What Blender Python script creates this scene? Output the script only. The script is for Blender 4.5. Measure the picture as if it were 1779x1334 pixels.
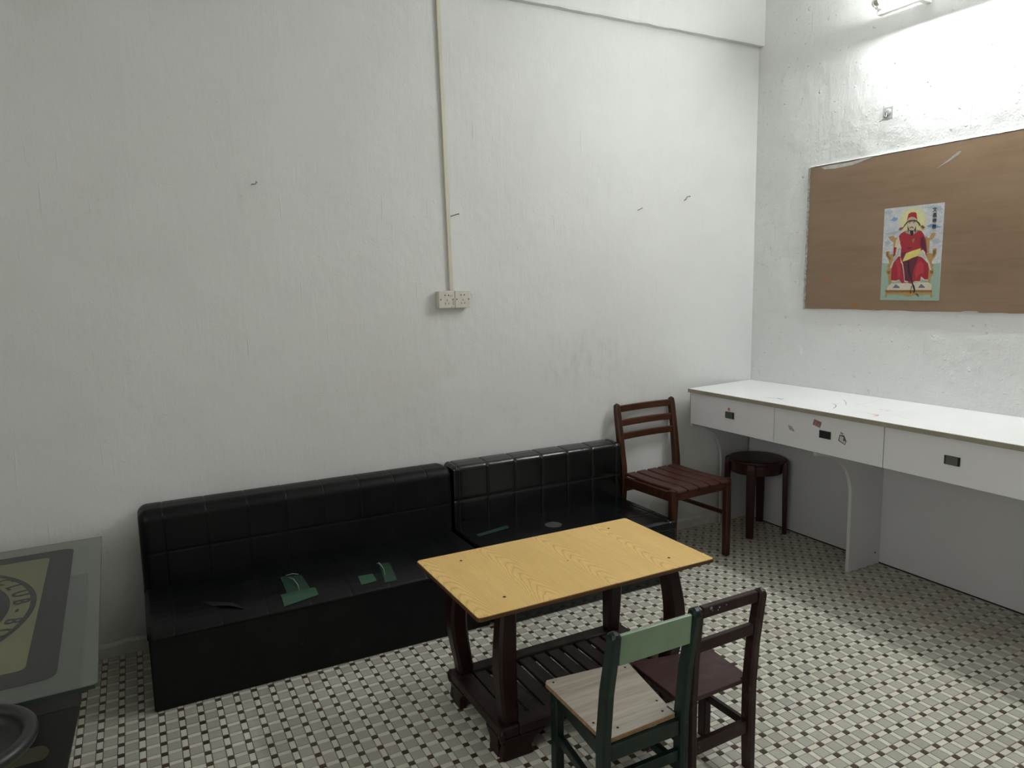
import bpy, bmesh, math, random
import numpy as np
from mathutils import Vector, Matrix
random.seed(7)
rng = np.random.default_rng(7)
SC = bpy.context.scene
for _o in list(bpy.data.objects):
    bpy.data.objects.remove(_o)
COL = SC.collection

# ---------------------------------------------------------------- camera, world, lights, exposure
cam_d = bpy.data.cameras.new('camera')
cam = bpy.data.objects.new('camera', cam_d); COL.objects.link(cam)
cam_d.sensor_fit = 'HORIZONTAL'; cam_d.sensor_width = 36.0
cam_d.lens = 36.0 * 1246.1 / 1779.0
cam_d.clip_start = 0.02
_R = [[0.8831391772708843, -0.468745769542415, -0.01850937884951226],
      [-0.08015442448265167, -0.11190356372028742, -0.9904811258487233],
      [0.4622125720976882, 0.8762162951935947, -0.13639846858396454]]
_r, _d, _f = Vector(_R[0]), Vector(_R[1]), Vector(_R[2])
_u, _b = -_d, -_f
CAM = Vector((-3.2739, -3.1212, 1.4275))
cam.matrix_world = Matrix(((_r.x, _u.x, _b.x, CAM.x), (_r.y, _u.y, _b.y, CAM.y), (_r.z, _u.z, _b.z, CAM.z), (0, 0, 0, 1)))
SC.camera = cam

TUBE_POWER = 112.0
SC.view_settings.view_transform = 'Standard'
SC.view_settings.look = 'None'
SC.view_settings.gamma = 1.0
SC.view_settings.exposure = 0.6
SC.view_settings.use_curve_mapping = False
world = bpy.data.worlds.new('world'); SC.world = world
world.use_nodes = True
world.node_tree.nodes['Background'].inputs[0].default_value = (0.55, 0.6, 0.65, 1)
world.node_tree.nodes['Background'].inputs[1].default_value = 0.10
# added unseen fill light at the left wall, behind the camera's left shoulder
fill_l = bpy.data.lights.new('left_fill', 'AREA'); fill_l.shape = 'RECTANGLE'; fill_l.size = 1.8; fill_l.size_y = 1.6
fill_l.energy = 19.5; fill_l.color = (1.0, 0.985, 0.96)
fill_o = bpy.data.objects.new('left_fill', fill_l); COL.objects.link(fill_o)
fill_o.location = (-5.28, -3.2, 1.6); fill_o.rotation_euler = (math.radians(90), 0, math.radians(-90))

# added unseen fill light at the ceiling, above and to the right behind the camera
cl_l = bpy.data.lights.new('ceiling_fill', 'AREA'); cl_l.shape = 'RECTANGLE'; cl_l.size = 1.2; cl_l.size_y = 0.5
cl_l.energy = 5.5; cl_l.color = (1.0, 0.98, 0.95)
cl_o = bpy.data.objects.new('ceiling_fill', cl_l); COL.objects.link(cl_o)
cl_o.location = (-1.4, -4.1, 3.02)

# ---------------------------------------------------------------- object helpers
def tag(o, label=None, cat=None, group=None, kind=None):
    if label: o['label'] = label
    if cat: o['category'] = cat
    if group: o['group'] = group
    if kind: o['kind'] = kind
    return o

def thing(name, loc, rz=0.0, label=None, cat=None, group=None):
    o = bpy.data.objects.new(name, None); COL.objects.link(o)
    o.empty_display_size = 0.05
    o.location = loc; o.rotation_euler = (0, 0, rz)
    return tag(o, label, cat, group)

def link(name, me, parent=None, local=False):
    """link mesh; its vertices are in room coordinates unless local, and become local to the thing"""
    o = bpy.data.objects.new(name, me); COL.objects.link(o)
    if parent is not None:
        o.parent = parent
        if not local:
            r = parent
            while r.parent: r = r.parent
            me.transform((Matrix.Translation(r.location) @ r.rotation_euler.to_matrix().to_4x4()).inverted())
    return o

def finish(bm, name, mat, parent=None, smooth=False, bevel=0.0, local=False, seg=1, angle=35):
    bmesh.ops.recalc_face_normals(bm, faces=bm.faces)
    if bevel:
        es = [e for e in bm.edges if len(e.link_faces) == 2 and e.calc_face_angle(0) > math.radians(angle)]
        bmesh.ops.bevel(bm, geom=es, offset=bevel, segments=seg, profile=0.6, affect='EDGES', clamp_overlap=True)
    me = bpy.data.meshes.new(name); bm.to_mesh(me); bm.free()
    if isinstance(mat, (list, tuple)):
        for m in mat: me.materials.append(m)
    elif mat: me.materials.append(mat)
    if smooth:
        for p in me.polygons: p.use_smooth = True
    return link(name, me, parent, local)

def add_box(bm, x0, x1, y0, y1, z0, z1, mi=0):
    v = [bm.verts.new(p) for p in ((x0,y0,z0),(x1,y0,z0),(x1,y1,z0),(x0,y1,z0),(x0,y0,z1),(x1,y0,z1),(x1,y1,z1),(x0,y1,z1))]
    for f in ((0,3,2,1),(4,5,6,7),(0,1,5,4),(1,2,6,5),(2,3,7,6),(3,0,4,7)):
        bm.faces.new([v[i] for i in f]).material_index = mi

def box(name, x0, x1, y0, y1, z0, z1, mat, parent=None, bevel=0.0, **k):
    bm = bmesh.new(); add_box(bm, x0, x1, y0, y1, z0, z1)
    return finish(bm, name, mat, parent, bevel=bevel, **k)

def add_loft(bm, secs):
    """secs: list of rings (same count) of 3-D points; caps at both ends"""
    rings = [[bm.verts.new(p) for p in s] for s in secs]
    n = len(rings[0])
    for a, b in zip(rings, rings[1:]):
        for i in range(n):
            bm.faces.new((a[i], a[(i+1) % n], b[(i+1) % n], b[i]))
    bm.faces.new(rings[0][::-1]); bm.faces.new(rings[-1])

def bar_secs(pts, w, d, xdir=Vector((1,0,0))):
    """rectangular section w (along xdir) by d, along the points"""
    secs = []
    pts = [Vector(p) for p in pts]
    for i, p in enumerate(pts):
        t = (pts[min(i+1, len(pts)-1)] - pts[max(i-1, 0)]).normalized()
        ww = w[i] if isinstance(w, (list, tuple)) else w
        dd = d[i] if isinstance(d, (list, tuple)) else d
        x = (xdir - t * xdir.dot(t)).normalized(); y = t.cross(x)
        secs.append([p + x*sx*ww/2 + y*sy*dd/2 for sx, sy in ((-1,-1),(1,-1),(1,1),(-1,1))])
    return secs

def bar(name, pts, w, d, mat, parent, xdir=Vector((1,0,0)), bevel=0.003, **k):
    bm = bmesh.new(); add_loft(bm, bar_secs(pts, w, d, xdir))
    return finish(bm, name, mat, parent, bevel=bevel, **k)

def add_cyl(bm, p, q, r0, r1=None, n=20):
    p, q = Vector(p), Vector(q); r1 = r0 if r1 is None else r1
    t = (q - p).normalized(); x = t.orthogonal().normalized(); y = t.cross(x)
    add_loft(bm, [[c + (x*math.cos(2*math.pi*i/n) + y*math.sin(2*math.pi*i/n))*r for i in range(n)] for c, r in ((p, r0), (q, r1))])

def add_tube(bm, pts, r, n=10):
    pts = [Vector(p) for p in pts]; secs = []; x = None
    for i, p in enumerate(pts):
        t = (pts[min(i+1, len(pts)-1)] - pts[max(i-1, 0)]).normalized()
        x = t.orthogonal().normalized() if x is None else (x - t*x.dot(t)).normalized()
        y = t.cross(x); rr = r[i] if isinstance(r, (list, tuple)) else r
        secs.append([p + (x*math.cos(2*math.pi*k/n) + y*math.sin(2*math.pi*k/n))*rr for k in range(n)])
    add_loft(bm, secs)

def add_lathe(bm, c, prof, n=48):
    """prof: (r, z) list; closes at r=0 ends"""
    rings = []
    for r, z in prof:
        if r < 1e-6: rings.append([bm.verts.new((c[0], c[1], z))])
        else: rings.append([bm.verts.new((c[0]+r*math.cos(2*math.pi*i/n), c[1]+r*math.sin(2*math.pi*i/n), z)) for i in range(n)])
    for a, b in zip(rings, rings[1:]):
        for i in range(n):
            if len(a) == 1 and len(b) == 1: continue
            if len(a) == 1: bm.faces.new((a[0], b[i], b[(i+1) % n]))
            elif len(b) == 1: bm.faces.new((a[i], a[(i+1) % n], b[0]))
            else: bm.faces.new((a[i], a[(i+1) % n], b[(i+1) % n], b[i]))

def add_prism(bm, pts, axis, a, b, mi=0):
    """polygon (2-D) extruded along axis from a to b. axis 'x': pts=(y,z); 'y': (x,z); 'z': (x,y)"""
    def P(p, t):
        return {'x': (t, p[0], p[1]), 'y': (p[0], t, p[1]), 'z': (p[0], p[1], t)}[axis]
    va = [bm.verts.new(P(p, a)) for p in pts]; vb = [bm.verts.new(P(p, b)) for p in pts]
    n = len(pts)
    fs = [bm.faces.new(va[::-1]), bm.faces.new(vb)]
    for i in range(n): fs.append(bm.faces.new((va[i], va[(i+1) % n], vb[(i+1) % n], vb[i])))
    for f in fs: f.material_index = mi

def ribbon(pts, w):
    """flat 2-D stroke outline of width w along pts"""
    pts = [Vector(p) for p in pts]; L, R = [], []
    for i, p in enumerate(pts):
        t = (pts[min(i+1, len(pts)-1)] - pts[max(i-1, 0)]).normalized(); n = Vector((-t.y, t.x))
        ww = w * (0.35 + 0.65*math.sin(math.pi*(i+0.6)/(len(pts)+0.2)))
        L.append(p + n*ww/2); R.append(p - n*ww/2)
    return L, R

# ---------------------------------------------------------------- materials
def new_mat(name):
    m = bpy.data.materials.new(name); m.use_nodes = True
    nt = m.node_tree
    return m, nt, nt.nodes, nt.links, nt.nodes['Principled BSDF']

def mth(nt, op, a, b=None, clamp=False):
    n = nt.nodes.new('ShaderNodeMath'); n.operation = op; n.use_clamp = clamp
    for i, v in enumerate((a, b)):
        if v is None: continue
        if isinstance(v, (int, float)): n.inputs[i].default_value = v
        else: nt.links.new(v, n.inputs[i])
    return n.outputs[0]

def noise(nt, vec, scale, detail=3, rough=0.55, dist=0.0):
    n = nt.nodes.new('ShaderNodeTexNoise'); n.inputs['Scale'].default_value = scale
    n.inputs['Detail'].default_value = detail; n.inputs['Roughness'].default_value = rough
    n.inputs['Distortion'].default_value = dist
    nt.links.new(vec, n.inputs['Vector']); return n.outputs['Fac']

def mapping(nt, vec, scale=(1,1,1), rot=(0,0,0), loc=(0,0,0)):
    n = nt.nodes.new('ShaderNodeMapping')
    n.inputs['Scale'].default_value = scale; n.inputs['Rotation'].default_value = rot; n.inputs['Location'].default_value = loc
    nt.links.new(vec, n.inputs['Vector']); return n.outputs[0]

def coord(nt, kind='Object'):
    return nt.nodes.new('ShaderNodeTexCoord').outputs[kind] if kind != 'World' else nt.nodes.new('ShaderNodeNewGeometry').outputs['Position']

def ramp(nt, fac, stops, interp='LINEAR'):
    n = nt.nodes.new('ShaderNodeValToRGB'); r = n.color_ramp; r.interpolation = interp
    while len(r.elements) < len(stops): r.elements.new(0.5)
    for e, (p, c) in zip(r.elements, stops):
        e.position = p; e.color = (c[0], c[1], c[2], 1) if not isinstance(c, (int, float)) else (c, c, c, 1)
    nt.links.new(fac, n.inputs[0]); return n.outputs[0]

def mix(nt, fac, a, b, mode='MIX'):
    n = nt.nodes.new('ShaderNodeMix'); n.data_type = 'RGBA'; n.blend_type = mode
    for s, v in ((n.inputs[0], fac), (n.inputs[6], a), (n.inputs[7], b)):
        if isinstance(v, (int, float)): s.default_value = v
        elif isinstance(v, (tuple, list)): s.default_value = (*v[:3], 1)
        else: nt.links.new(v, s)
    return n.outputs[2]

def bump(nt, bsdf, h, strength=0.3, dist=0.005, prev=None):
    n = nt.nodes.new('ShaderNodeBump'); n.inputs['Strength'].default_value = strength; n.inputs['Distance'].default_value = dist
    nt.links.new(h, n.inputs['Height'])
    if prev is not None: nt.links.new(prev, n.inputs['Normal'])
    nt.links.new(n.outputs[0], bsdf.inputs['Normal']); return n.outputs[0]

def sep(nt, vec):
    n = nt.nodes.new('ShaderNodeSeparateXYZ'); nt.links.new(vec, n.inputs[0]); return n.outputs

def comb(nt, x, y, z):
    n = nt.nodes.new('ShaderNodeCombineXYZ')
    for i, v in enumerate((x, y, z)):
        if isinstance(v, (int, float)): n.inputs[i].default_value = v
        else: nt.links.new(v, n.inputs[i])
    return n.outputs[0]

def smooth_box(nt, v, lo, hi, soft):
    """1 inside lo..hi with soft edges"""
    def edge(a, b):
        n = nt.nodes.new('ShaderNodeMapRange'); n.interpolation_type = 'SMOOTHSTEP'
        n.inputs['From Min'].default_value = a; n.inputs['From Max'].default_value = b
        nt.links.new(v, n.inputs['Value']); return n.outputs[0]
    return mth(nt, 'MULTIPLY', edge(lo-soft, lo+soft), mth(nt, 'SUBTRACT', 1.0, edge(hi-soft, hi+soft)))

def simple(name, col, rough=0.5, var=0.08, scale=8, bumps=0.0, bscale=200, metal=0.0, coat=0.0, spec=0.5, stretch=(1,1,1)):
    m, nt, N, L, b = new_mat(name)
    c = mapping(nt, coord(nt), stretch)
    f = noise(nt, c, scale, 4)
    lo = tuple(v*(1-var) for v in col); hi = tuple(min(1, v*(1+var)) for v in col)
    L.new(ramp(nt, f, [(0.3, lo), (0.7, hi)]), b.inputs['Base Color'])
    b.inputs['Roughness'].default_value = rough; b.inputs['Metallic'].default_value = metal
    b.inputs['Coat Weight'].default_value = coat; b.inputs['Specular IOR Level'].default_value = spec
    if bumps: bump(nt, b, noise(nt, c, bscale, 3), bumps, 0.002)
    return m

def plaster(name, axis, lo=(0.645, 0.655, 0.64), hi=(0.70, 0.71, 0.70)):
    """old white painted plaster; axis: the coordinate running along the wall"""
    m, nt, N, L, b = new_mat(name)
    P = coord(nt, 'World'); s = sep(nt, P); h = s[axis]; z = s[2]
    v = comb(nt, h, z, 0.0)
    col = ramp(nt, noise(nt, v, 1.1, 4, 0.6), [(0.30, lo), (0.7, hi)])
    blot = noise(nt, v, 4.2, 5, 0.65)
    col = mix(nt, mth(nt, 'MULTIPLY', ramp(nt, blot, [(0.56, 0), (0.72, 1)]), 0.10), col, (0.50, 0.49, 0.46))
    if axis == 0:
        # grey rub marks above the right sofa, and hand smudges lower along the wall
        mk = mth(nt, 'MULTIPLY', smooth_box(nt, h, -1.42, -0.98, 0.08), smooth_box(nt, z, 0.93, 1.17, 0.06))
        st = noise(nt, mapping(nt, v, (22, 7, 1)), 1.0, 4, 0.65)
        col = mix(nt, mth(nt, 'MULTIPLY', mth(nt, 'MULTIPLY', mk, ramp(nt, st, [(0.46, 0), (0.70, 1)])), 0.36), col, (0.42, 0.43, 0.42))
        mk2 = mth(nt, 'MULTIPLY', smooth_box(nt, h, -2.3, -0.6, 0.2), smooth_box(nt, z, 0.62, 1.02, 0.10))
        st2 = noise(nt, mapping(nt, v, (9, 9, 1), loc=(3, 1, 0)), 1.0, 5, 0.7)
        col = mix(nt, mth(nt, 'MULTIPLY', mth(nt, 'MULTIPLY', mk2, ramp(nt, st2, [(0.54, 0), (0.66, 1)])), 0.16), col, (0.45, 0.45, 0.43))
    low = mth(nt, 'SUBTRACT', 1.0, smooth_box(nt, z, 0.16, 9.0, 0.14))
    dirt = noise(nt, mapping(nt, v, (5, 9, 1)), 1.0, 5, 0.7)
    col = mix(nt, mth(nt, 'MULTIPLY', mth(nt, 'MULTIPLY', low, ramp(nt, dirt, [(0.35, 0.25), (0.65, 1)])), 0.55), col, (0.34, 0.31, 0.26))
    L.new(col, b.inputs['Base Color'])
    b.inputs['Roughness'].default_value = 0.62
    b.inputs['Specular IOR Level'].default_value = 0.35
    # relief: rolled and brushed paint, drips, patches, pimples
    big = noise(nt, v, 3.0, 3, 0.5)
    strokes = noise(nt, mapping(nt, v, (38, 5, 1)), 1.0, 4, 0.6, 0.6)
    fine = noise(nt, v, 120.0, 3, 0.6)
    pim = ramp(nt, noise(nt, v, 34.0, 2, 0.5), [(0.66, 0), (0.78, 1)])
    drip = ramp(nt, noise(nt, mapping(nt, v, (60, 3.0, 1), loc=(7, 2, 0)), 1.0, 2, 0.5), [(0.70, 0), (0.78, 1)])
    scr = ramp(nt, noise(nt, mapping(nt, v, (14, 14, 1), rot=(0, 0, 0.6)), 1.0, 5, 0.75, 1.2), [(0.60, 0), (0.70, 1)])
    hsum = mth(nt, 'ADD', mth(nt, 'MULTIPLY', big, 3.2), mth(nt, 'MULTIPLY', strokes, 0.26))
    hsum = mth(nt, 'ADD', hsum, mth(nt, 'MULTIPLY', fine, 0.10))
    hsum = mth(nt, 'ADD', hsum, mth(nt, 'MULTIPLY', pim, 0.5 if axis == 1 else 0.16))
    hsum = mth(nt, 'ADD', hsum, mth(nt, 'MULTIPLY', noise(nt, v, 15.0, 3, 0.6), 0.6 if axis == 1 else 0.35))
    hsum = mth(nt, 'ADD', hsum, mth(nt, 'MULTIPLY', drip, 0.30))
    hsum = mth(nt, 'ADD', hsum, mth(nt, 'MULTIPLY', scr, 0.12))
    bump(nt, b, hsum, 0.9 if axis == 0 else 1.0, 0.005 if axis == 0 else 0.008)
    return m

def tile_mat(name, lo, hi, speck):
    m, nt, N, L, b = new_mat(name)
    P = coord(nt, 'World')
    sn = N.new('ShaderNodeVectorMath'); sn.operation = 'SNAP'
    L.new(mapping(nt, P, loc=(-0.0008, -0.0464, 5.0)), sn.inputs[0]); sn.inputs[1].default_value = (0.06, 0.06, 50.0)
    wn = N.new('ShaderNodeTexWhiteNoise'); wn.noise_dimensions = '3D'; L.new(sn.outputs[0], wn.inputs['Vector'])
    flat = mapping(nt, P, (1, 1, 0))
    col = ramp(nt, wn.outputs['Value'], [(0.0, lo), (1.0, hi)])
    if speck:
        sp = noise(nt, flat, 380.0, 2, 0.7)
        col = mix(nt, mth(nt, 'MULTIPLY', ramp(nt, sp, [(0.48, 0), (0.60, 1)]), 0.45), col, tuple(v*0.55 for v in lo))
    # worn-in grime: long stains and the less-walked strip along the walls and under the desk, where desk shadow is painted in too
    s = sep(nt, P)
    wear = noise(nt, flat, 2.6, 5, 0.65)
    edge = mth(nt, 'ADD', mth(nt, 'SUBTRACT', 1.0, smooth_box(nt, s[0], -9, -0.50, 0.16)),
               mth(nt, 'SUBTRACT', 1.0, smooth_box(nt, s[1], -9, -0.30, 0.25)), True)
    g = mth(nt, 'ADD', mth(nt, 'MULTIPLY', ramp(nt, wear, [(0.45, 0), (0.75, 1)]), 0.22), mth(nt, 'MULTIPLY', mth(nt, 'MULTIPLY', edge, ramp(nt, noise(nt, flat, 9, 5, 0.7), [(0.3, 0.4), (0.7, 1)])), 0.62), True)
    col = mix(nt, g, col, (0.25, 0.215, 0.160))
    L.new(col, b.inputs['Base Color'])
    b.inputs['Roughness'].default_value = 0.42 if speck is False else 0.5
    b.inputs['Specular IOR Level'].default_value = 0.4
    bump(nt, b, noise(nt, flat, 260, 2), 0.08, 0.001)
    return m

def wood(name, dark, light, axis='z', freq=60, rough=0.4, coat=0.3, chips=None, dust=0.0):
    m, nt, N, L, b = new_mat(name)
    c = coord(nt)
    sc = {'x': (0.06, 1, 1), 'y': (1, 0.06, 1), 'z': (1, 1, 0.06)}[axis]
    cc = mapping(nt, c, sc)
    n1 = noise(nt, cc, freq, 5, 0.65, 0.4); n2 = noise(nt, cc, freq*3.3, 3, 0.6)
    g = mth(nt, 'ADD', mth(nt, 'MULTIPLY', n1, 0.7), mth(nt, 'MULTIPLY', n2, 0.3))
    col = ramp(nt, g, [(0.35, dark), (0.65, light)])
    if dust:
        col = mix(nt, mth(nt, 'MULTIPLY', ramp(nt, noise(nt, c, 9, 5, 0.7), [(0.5, 0), (0.75, 1)]), dust), col, (0.30, 0.26, 0.24))
    if chips:
        ch = ramp(nt, noise(nt, mapping(nt, c, (1, 1, 0.6)), 75, 3, 0.6, 0.8), [(0.70, 0), (0.73, 1)])
        col = mix(nt, ch, col, chips)
    L.new(col, b.inputs['Base Color'])
    b.inputs['Roughness'].default_value = rough; b.inputs['Coat Weight'].default_value = coat*0.25; b.inputs['Coat Roughness'].default_value = 0.25; b.inputs['Specular IOR Level'].default_value = 0.22
    bump(nt, b, g, 0.10, 0.002)
    return m

def laminate(name):
    """yellow wood-print laminate: nested cathedral grain running across the short side"""
    m, nt, N, L, b = new_mat(name)
    c = coord(nt); s = sep(nt, c)
    wv = noise(nt, mapping(nt, c, (3, 3, 1)), 1.0, 2, 0.5)
    x = mth(nt, 'ADD', s[0], mth(nt, 'MULTIPLY', mth(nt, 'SUBTRACT', wv, 0.5), 0.10))
    period = 0.235
    fr = mth(nt, 'SUBTRACT', mth(nt, 'FRACT', mth(nt, 'ADD', mth(nt, 'DIVIDE', x, period), 0.32)), 0.5)
    u2 = mth(nt, 'MULTIPLY', mth(nt, 'ABSOLUTE', fr), mth(nt, 'ABSOLUTE', fr))
    field = mth(nt, 'ADD', mth(nt, 'MULTIPLY', u2, 2.6), mth(nt, 'MULTIPLY', s[1], 0.62))
    field = mth(nt, 'ADD', field, mth(nt, 'MULTIPLY', noise(nt, mapping(nt, c, (60, 5, 1)), 1.0, 3, 0.6), 0.035))
    saw = mth(nt, 'FRACT', mth(nt, 'MULTIPLY', field, 30.0))
    line = ramp(nt, saw, [(0.0, 1.0), (0.16, 0.25), (0.55, 0.0), (0.9, 0.2), (1.0, 1.0)])
    fib = noise(nt, mapping(nt, c, (330, 9, 1)), 1.0, 3, 0.7)
    col = ramp(nt, noise(nt, mapping(nt, c, (9, 2, 1)), 1.0, 3), [(0.3, (0.76, 0.50, 0.165)), (0.7, (0.84, 0.57, 0.205))])
    col = mix(nt, mth(nt, 'MULTIPLY', line, 0.62), col, (0.42, 0.24, 0.07))
    col = mix(nt, mth(nt, 'MULTIPLY', ramp(nt, fib, [(0.45, 0), (0.7, 1)]), 0.34), col, (0.46, 0.27, 0.09))
    L.new(col, b.inputs['Base Color']); b.inputs['Roughness'].default_value = 0.45
    b.inputs['Specular IOR Level'].default_value = 0.4
    return m

def grey_wood(name):
    m, nt, N, L, b = new_mat(name)
    c = coord(nt)
    a = noise(nt, mapping(nt, c, (2.0, 26, 1)), 1.0, 4, 0.6, 0.3); f = noise(nt, mapping(nt, c, (7, 170, 1)), 1.0, 3, 0.7)
    g = mth(nt, 'ADD', mth(nt, 'MULTIPLY', a, 0.72), mth(nt, 'MULTIPLY', f, 0.28))
    L.new(ramp(nt, g, [(0.34, (0.235, 0.195, 0.155)), (0.5, (0.36, 0.32, 0.265)), (0.66, (0.47, 0.43, 0.37))]), b.inputs['Base Color'])
    b.inputs['Roughness'].default_value = 0.5
    return m

def leather(name, rough, dust, spec):
    m, nt, N, L, b = new_mat(name)
    c = coord(nt)
    d = noise(nt, c, 7, 5, 0.7)
    col = mix(nt, mth(nt, 'MULTIPLY', ramp(nt, d, [(0.42, 0), (0.75, 1)]), dust), (0.0022, 0.0030, 0.0034), (0.010, 0.0105, 0.010))
    sc = ramp(nt, noise(nt, mapping(nt, c, (30, 60, 30), rot=(0, 0, 0.5)), 1.0, 4, 0.7, 1.0), [(0.69, 0), (0.74, 1)])
    col = mix(nt, mth(nt, 'MULTIPLY', sc, dust*0.8), col, (0.09, 0.09, 0.085))
    L.new(col, b.inputs['Base Color'])
    rg = nt.nodes.new('ShaderNodeMapRange'); L.new(d, rg.inputs['Value'])
    rg.inputs['To Min'].default_value = rough - 0.06; rg.inputs['To Max'].default_value = rough + 0.10
    L.new(rg.outputs[0], b.inputs['Roughness'])
    b.inputs['Specular IOR Level'].default_value = spec
    n1 = nt.nodes.new('ShaderNodeTexVoronoi'); n1.inputs['Scale'].default_value = 420; L.new(c, n1.inputs['Vector'])
    bp = bump(nt, b, n1.outputs['Distance'], 0.12, 0.0008)
    bump(nt, b, noise(nt, c, 16, 3, 0.6), 0.22, 0.004, bp)
    return m

MW_BACK = plaster('white_plaster_back', 0)
MW_RIGHT = plaster('white_plaster_right', 1, (0.70, 0.71, 0.70), (0.75, 0.76, 0.755))
M_GROUT = simple('dark_cement_grout', (0.15, 0.135, 0.105), 0.9, 0.2, 20)
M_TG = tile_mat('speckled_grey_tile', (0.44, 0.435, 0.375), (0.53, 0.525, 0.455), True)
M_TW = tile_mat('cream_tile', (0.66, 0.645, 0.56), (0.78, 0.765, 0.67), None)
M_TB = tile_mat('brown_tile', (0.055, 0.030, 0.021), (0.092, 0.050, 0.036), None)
M_LEATH_L = leather('worn_black_vinyl', 0.42, 0.45, 0.22)
M_LEATH_R = leather('glossy_black_vinyl', 0.19, 0.10, 0.55)
M_LAM = laminate('yellow_wood_laminate')
M_EDGE = wood('brown_table_edge', (0.06, 0.028, 0.012), (0.11, 0.055, 0.02), 'x', 40)
M_TABW = wood('dark_red_table_wood', (0.0085, 0.0026, 0.0020), (0.018, 0.0055, 0.0042), 'z', 50, 0.38, 0.4)
M_SHELF = wood('dusty_shelf_wood', (0.012, 0.0055, 0.0050), (0.023, 0.012, 0.011), 'y', 50, 0.5, 0.2, dust=0.10)
M_CHW = wood('red_brown_chair_wood', (0.030, 0.0095, 0.005), (0.070, 0.024, 0.012), 'z', 55, 0.38, 0.45)
M_CHWX = wood('red_brown_chair_rail', (0.036, 0.012, 0.006), (0.092, 0.034, 0.016), 'x', 55, 0.40, 0.35)
M_CHWY = wood('red_brown_chair_slat', (0.040, 0.014, 0.010), (0.078, 0.029, 0.021), 'y', 55, 0.42, 0.3)
M_STOOL = wood('dark_stool_wood', (0.020, 0.0065, 0.0055), (0.048, 0.016, 0.013), 'z', 50, 0.4, 0.35)
M_MAR = wood('maroon_paint', (0.015, 0.0055, 0.0052), (0.028, 0.0105, 0.0098), 'z', 30, 0.42, 0.3, chips=(0.13, 0.09, 0.08), dust=0.12)
M_MARS = wood('maroon_painted_seat', (0.034, 0.0155, 0.0165), (0.055, 0.026, 0.027), 'x', 12, 0.36, 0.3, chips=(0.13, 0.09, 0.09), dust=0.12)
M_DGREEN = wood('dark_green_paint', (0.0040, 0.0115, 0.0085), (0.0085, 0.021, 0.0155), 'z', 20, 0.35, 0.45, chips=(0.05, 0.085, 0.055))
M_LGREEN = simple('sage_green_paint', (0.155, 0.235, 0.145), 0.38, 0.10, 9, 0.08, 60, coat=0.3)
M_GSEAT = grey_wood('grey_oak_laminate')
M_PLY = simple('raw_board_edge', (0.27, 0.17, 0.08), 0.8, 0.25, 60)
M_DESK = simple('white_melamine', (0.86, 0.86, 0.875), 0.28, 0.02, 5, spec=0.5)
M_DESKF = simple('pale_grey_melamine', (0.60, 0.60, 0.605), 0.4, 0.02, 4)
M_DRAW = simple('drawer_front_melamine', (0.76, 0.76, 0.775), 0.4, 0.02, 4)
M_DESKE = simple('beige_edge_band', (0.30, 0.275, 0.21), 0.55, 0.12, 14)
M_HANDLE = simple('dull_steel_handle', (0.115, 0.115, 0.10), 0.42, 0.1, 30, metal=0.2)
M_HANDLE_D = simple('dark_handle_rim', (0.012, 0.012, 0.012), 0.4, 0.1, 30)
M_BLACK = simple('matt_black', (0.008, 0.008, 0.009), 0.45, 0.2, 30)
M_SCREW = simple('dark_screw', (0.02, 0.014, 0.010), 0.5, 0.2, 90, metal=0.4)
M_PVC = simple('aged_cream_plastic', (0.60, 0.575, 0.47), 0.45, 0.05, 6)
M_SOCK = simple('ivory_socket_plastic', (0.62, 0.60, 0.53), 0.4, 0.06, 30)
M_METAL = simple('galvanised_nail', (0.25, 0.24, 0.23), 0.4, 0.1, 80, metal=0.9)
M_TAPE = simple('green_cloth_tape', (0.022, 0.072, 0.041), 0.5, 0.10, 30, 0.1, 300)
M_TAPE2 = simple('dark_green_tape', (0.012, 0.042, 0.026), 0.5, 0.10, 30, 0.1, 300)
M_TAPEB = simple('pale_tape_back', (0.25, 0.30, 0.25), 0.6, 0.10, 30)
M_LAMPW = simple('white_lamp_enamel', (0.75, 0.75, 0.72), 0.35, 0.03, 20)
M_SILVER = simple('lamp_cap_metal', (0.45, 0.42, 0.36), 0.3, 0.05, 60, metal=1.0)
FLAT = {}
def flat(name, c, rough=0.5):
    if name not in FLAT: FLAT[name] = simple(name, c, rough, 0.06, 60)
    return FLAT[name]

# ---------------------------------------------------------------- room shell
ROOM = (-5.3, 0.0, -5.0, 0.0, 3.15)   # x0 x1 y0 y1 height
X0, X1, Y0, Y1, ZH = ROOM
def struct(name, x0, x1, y0, y1, z0, z1, mat, bevel=0.0):
    return tag(box(name, x0, x1, y0, y1, z0, z1, mat, bevel=bevel), kind='structure')
MW_PLAIN = simple('far_wall_paint', (0.74, 0.74, 0.71), 0.8, 0.05, 3)
struct('wall_back', X0-0.12, X1+0.12, 0.0, 0.12, -0.1, ZH, MW_BACK)
struct('wall_right', 0.0, 0.12, Y0-0.12, 0.0, -0.1, ZH, MW_RIGHT)
struct('wall_left', X0-0.12, X0, Y0, 0.0, -0.1, ZH, MW_PLAIN)
struct('wall_front', X0-0.12, X1, Y0-0.12, Y0, -0.1, ZH, MW_PLAIN)
struct('ceiling', X0-0.12, X1+0.12, Y0-0.12, 0.12, ZH, ZH+0.12, MW_PLAIN)
floor = struct('floor', X0-0.12, X1+0.12, Y0-0.12, 0.12, -0.12, -0.0022, M_GROUT)

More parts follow.
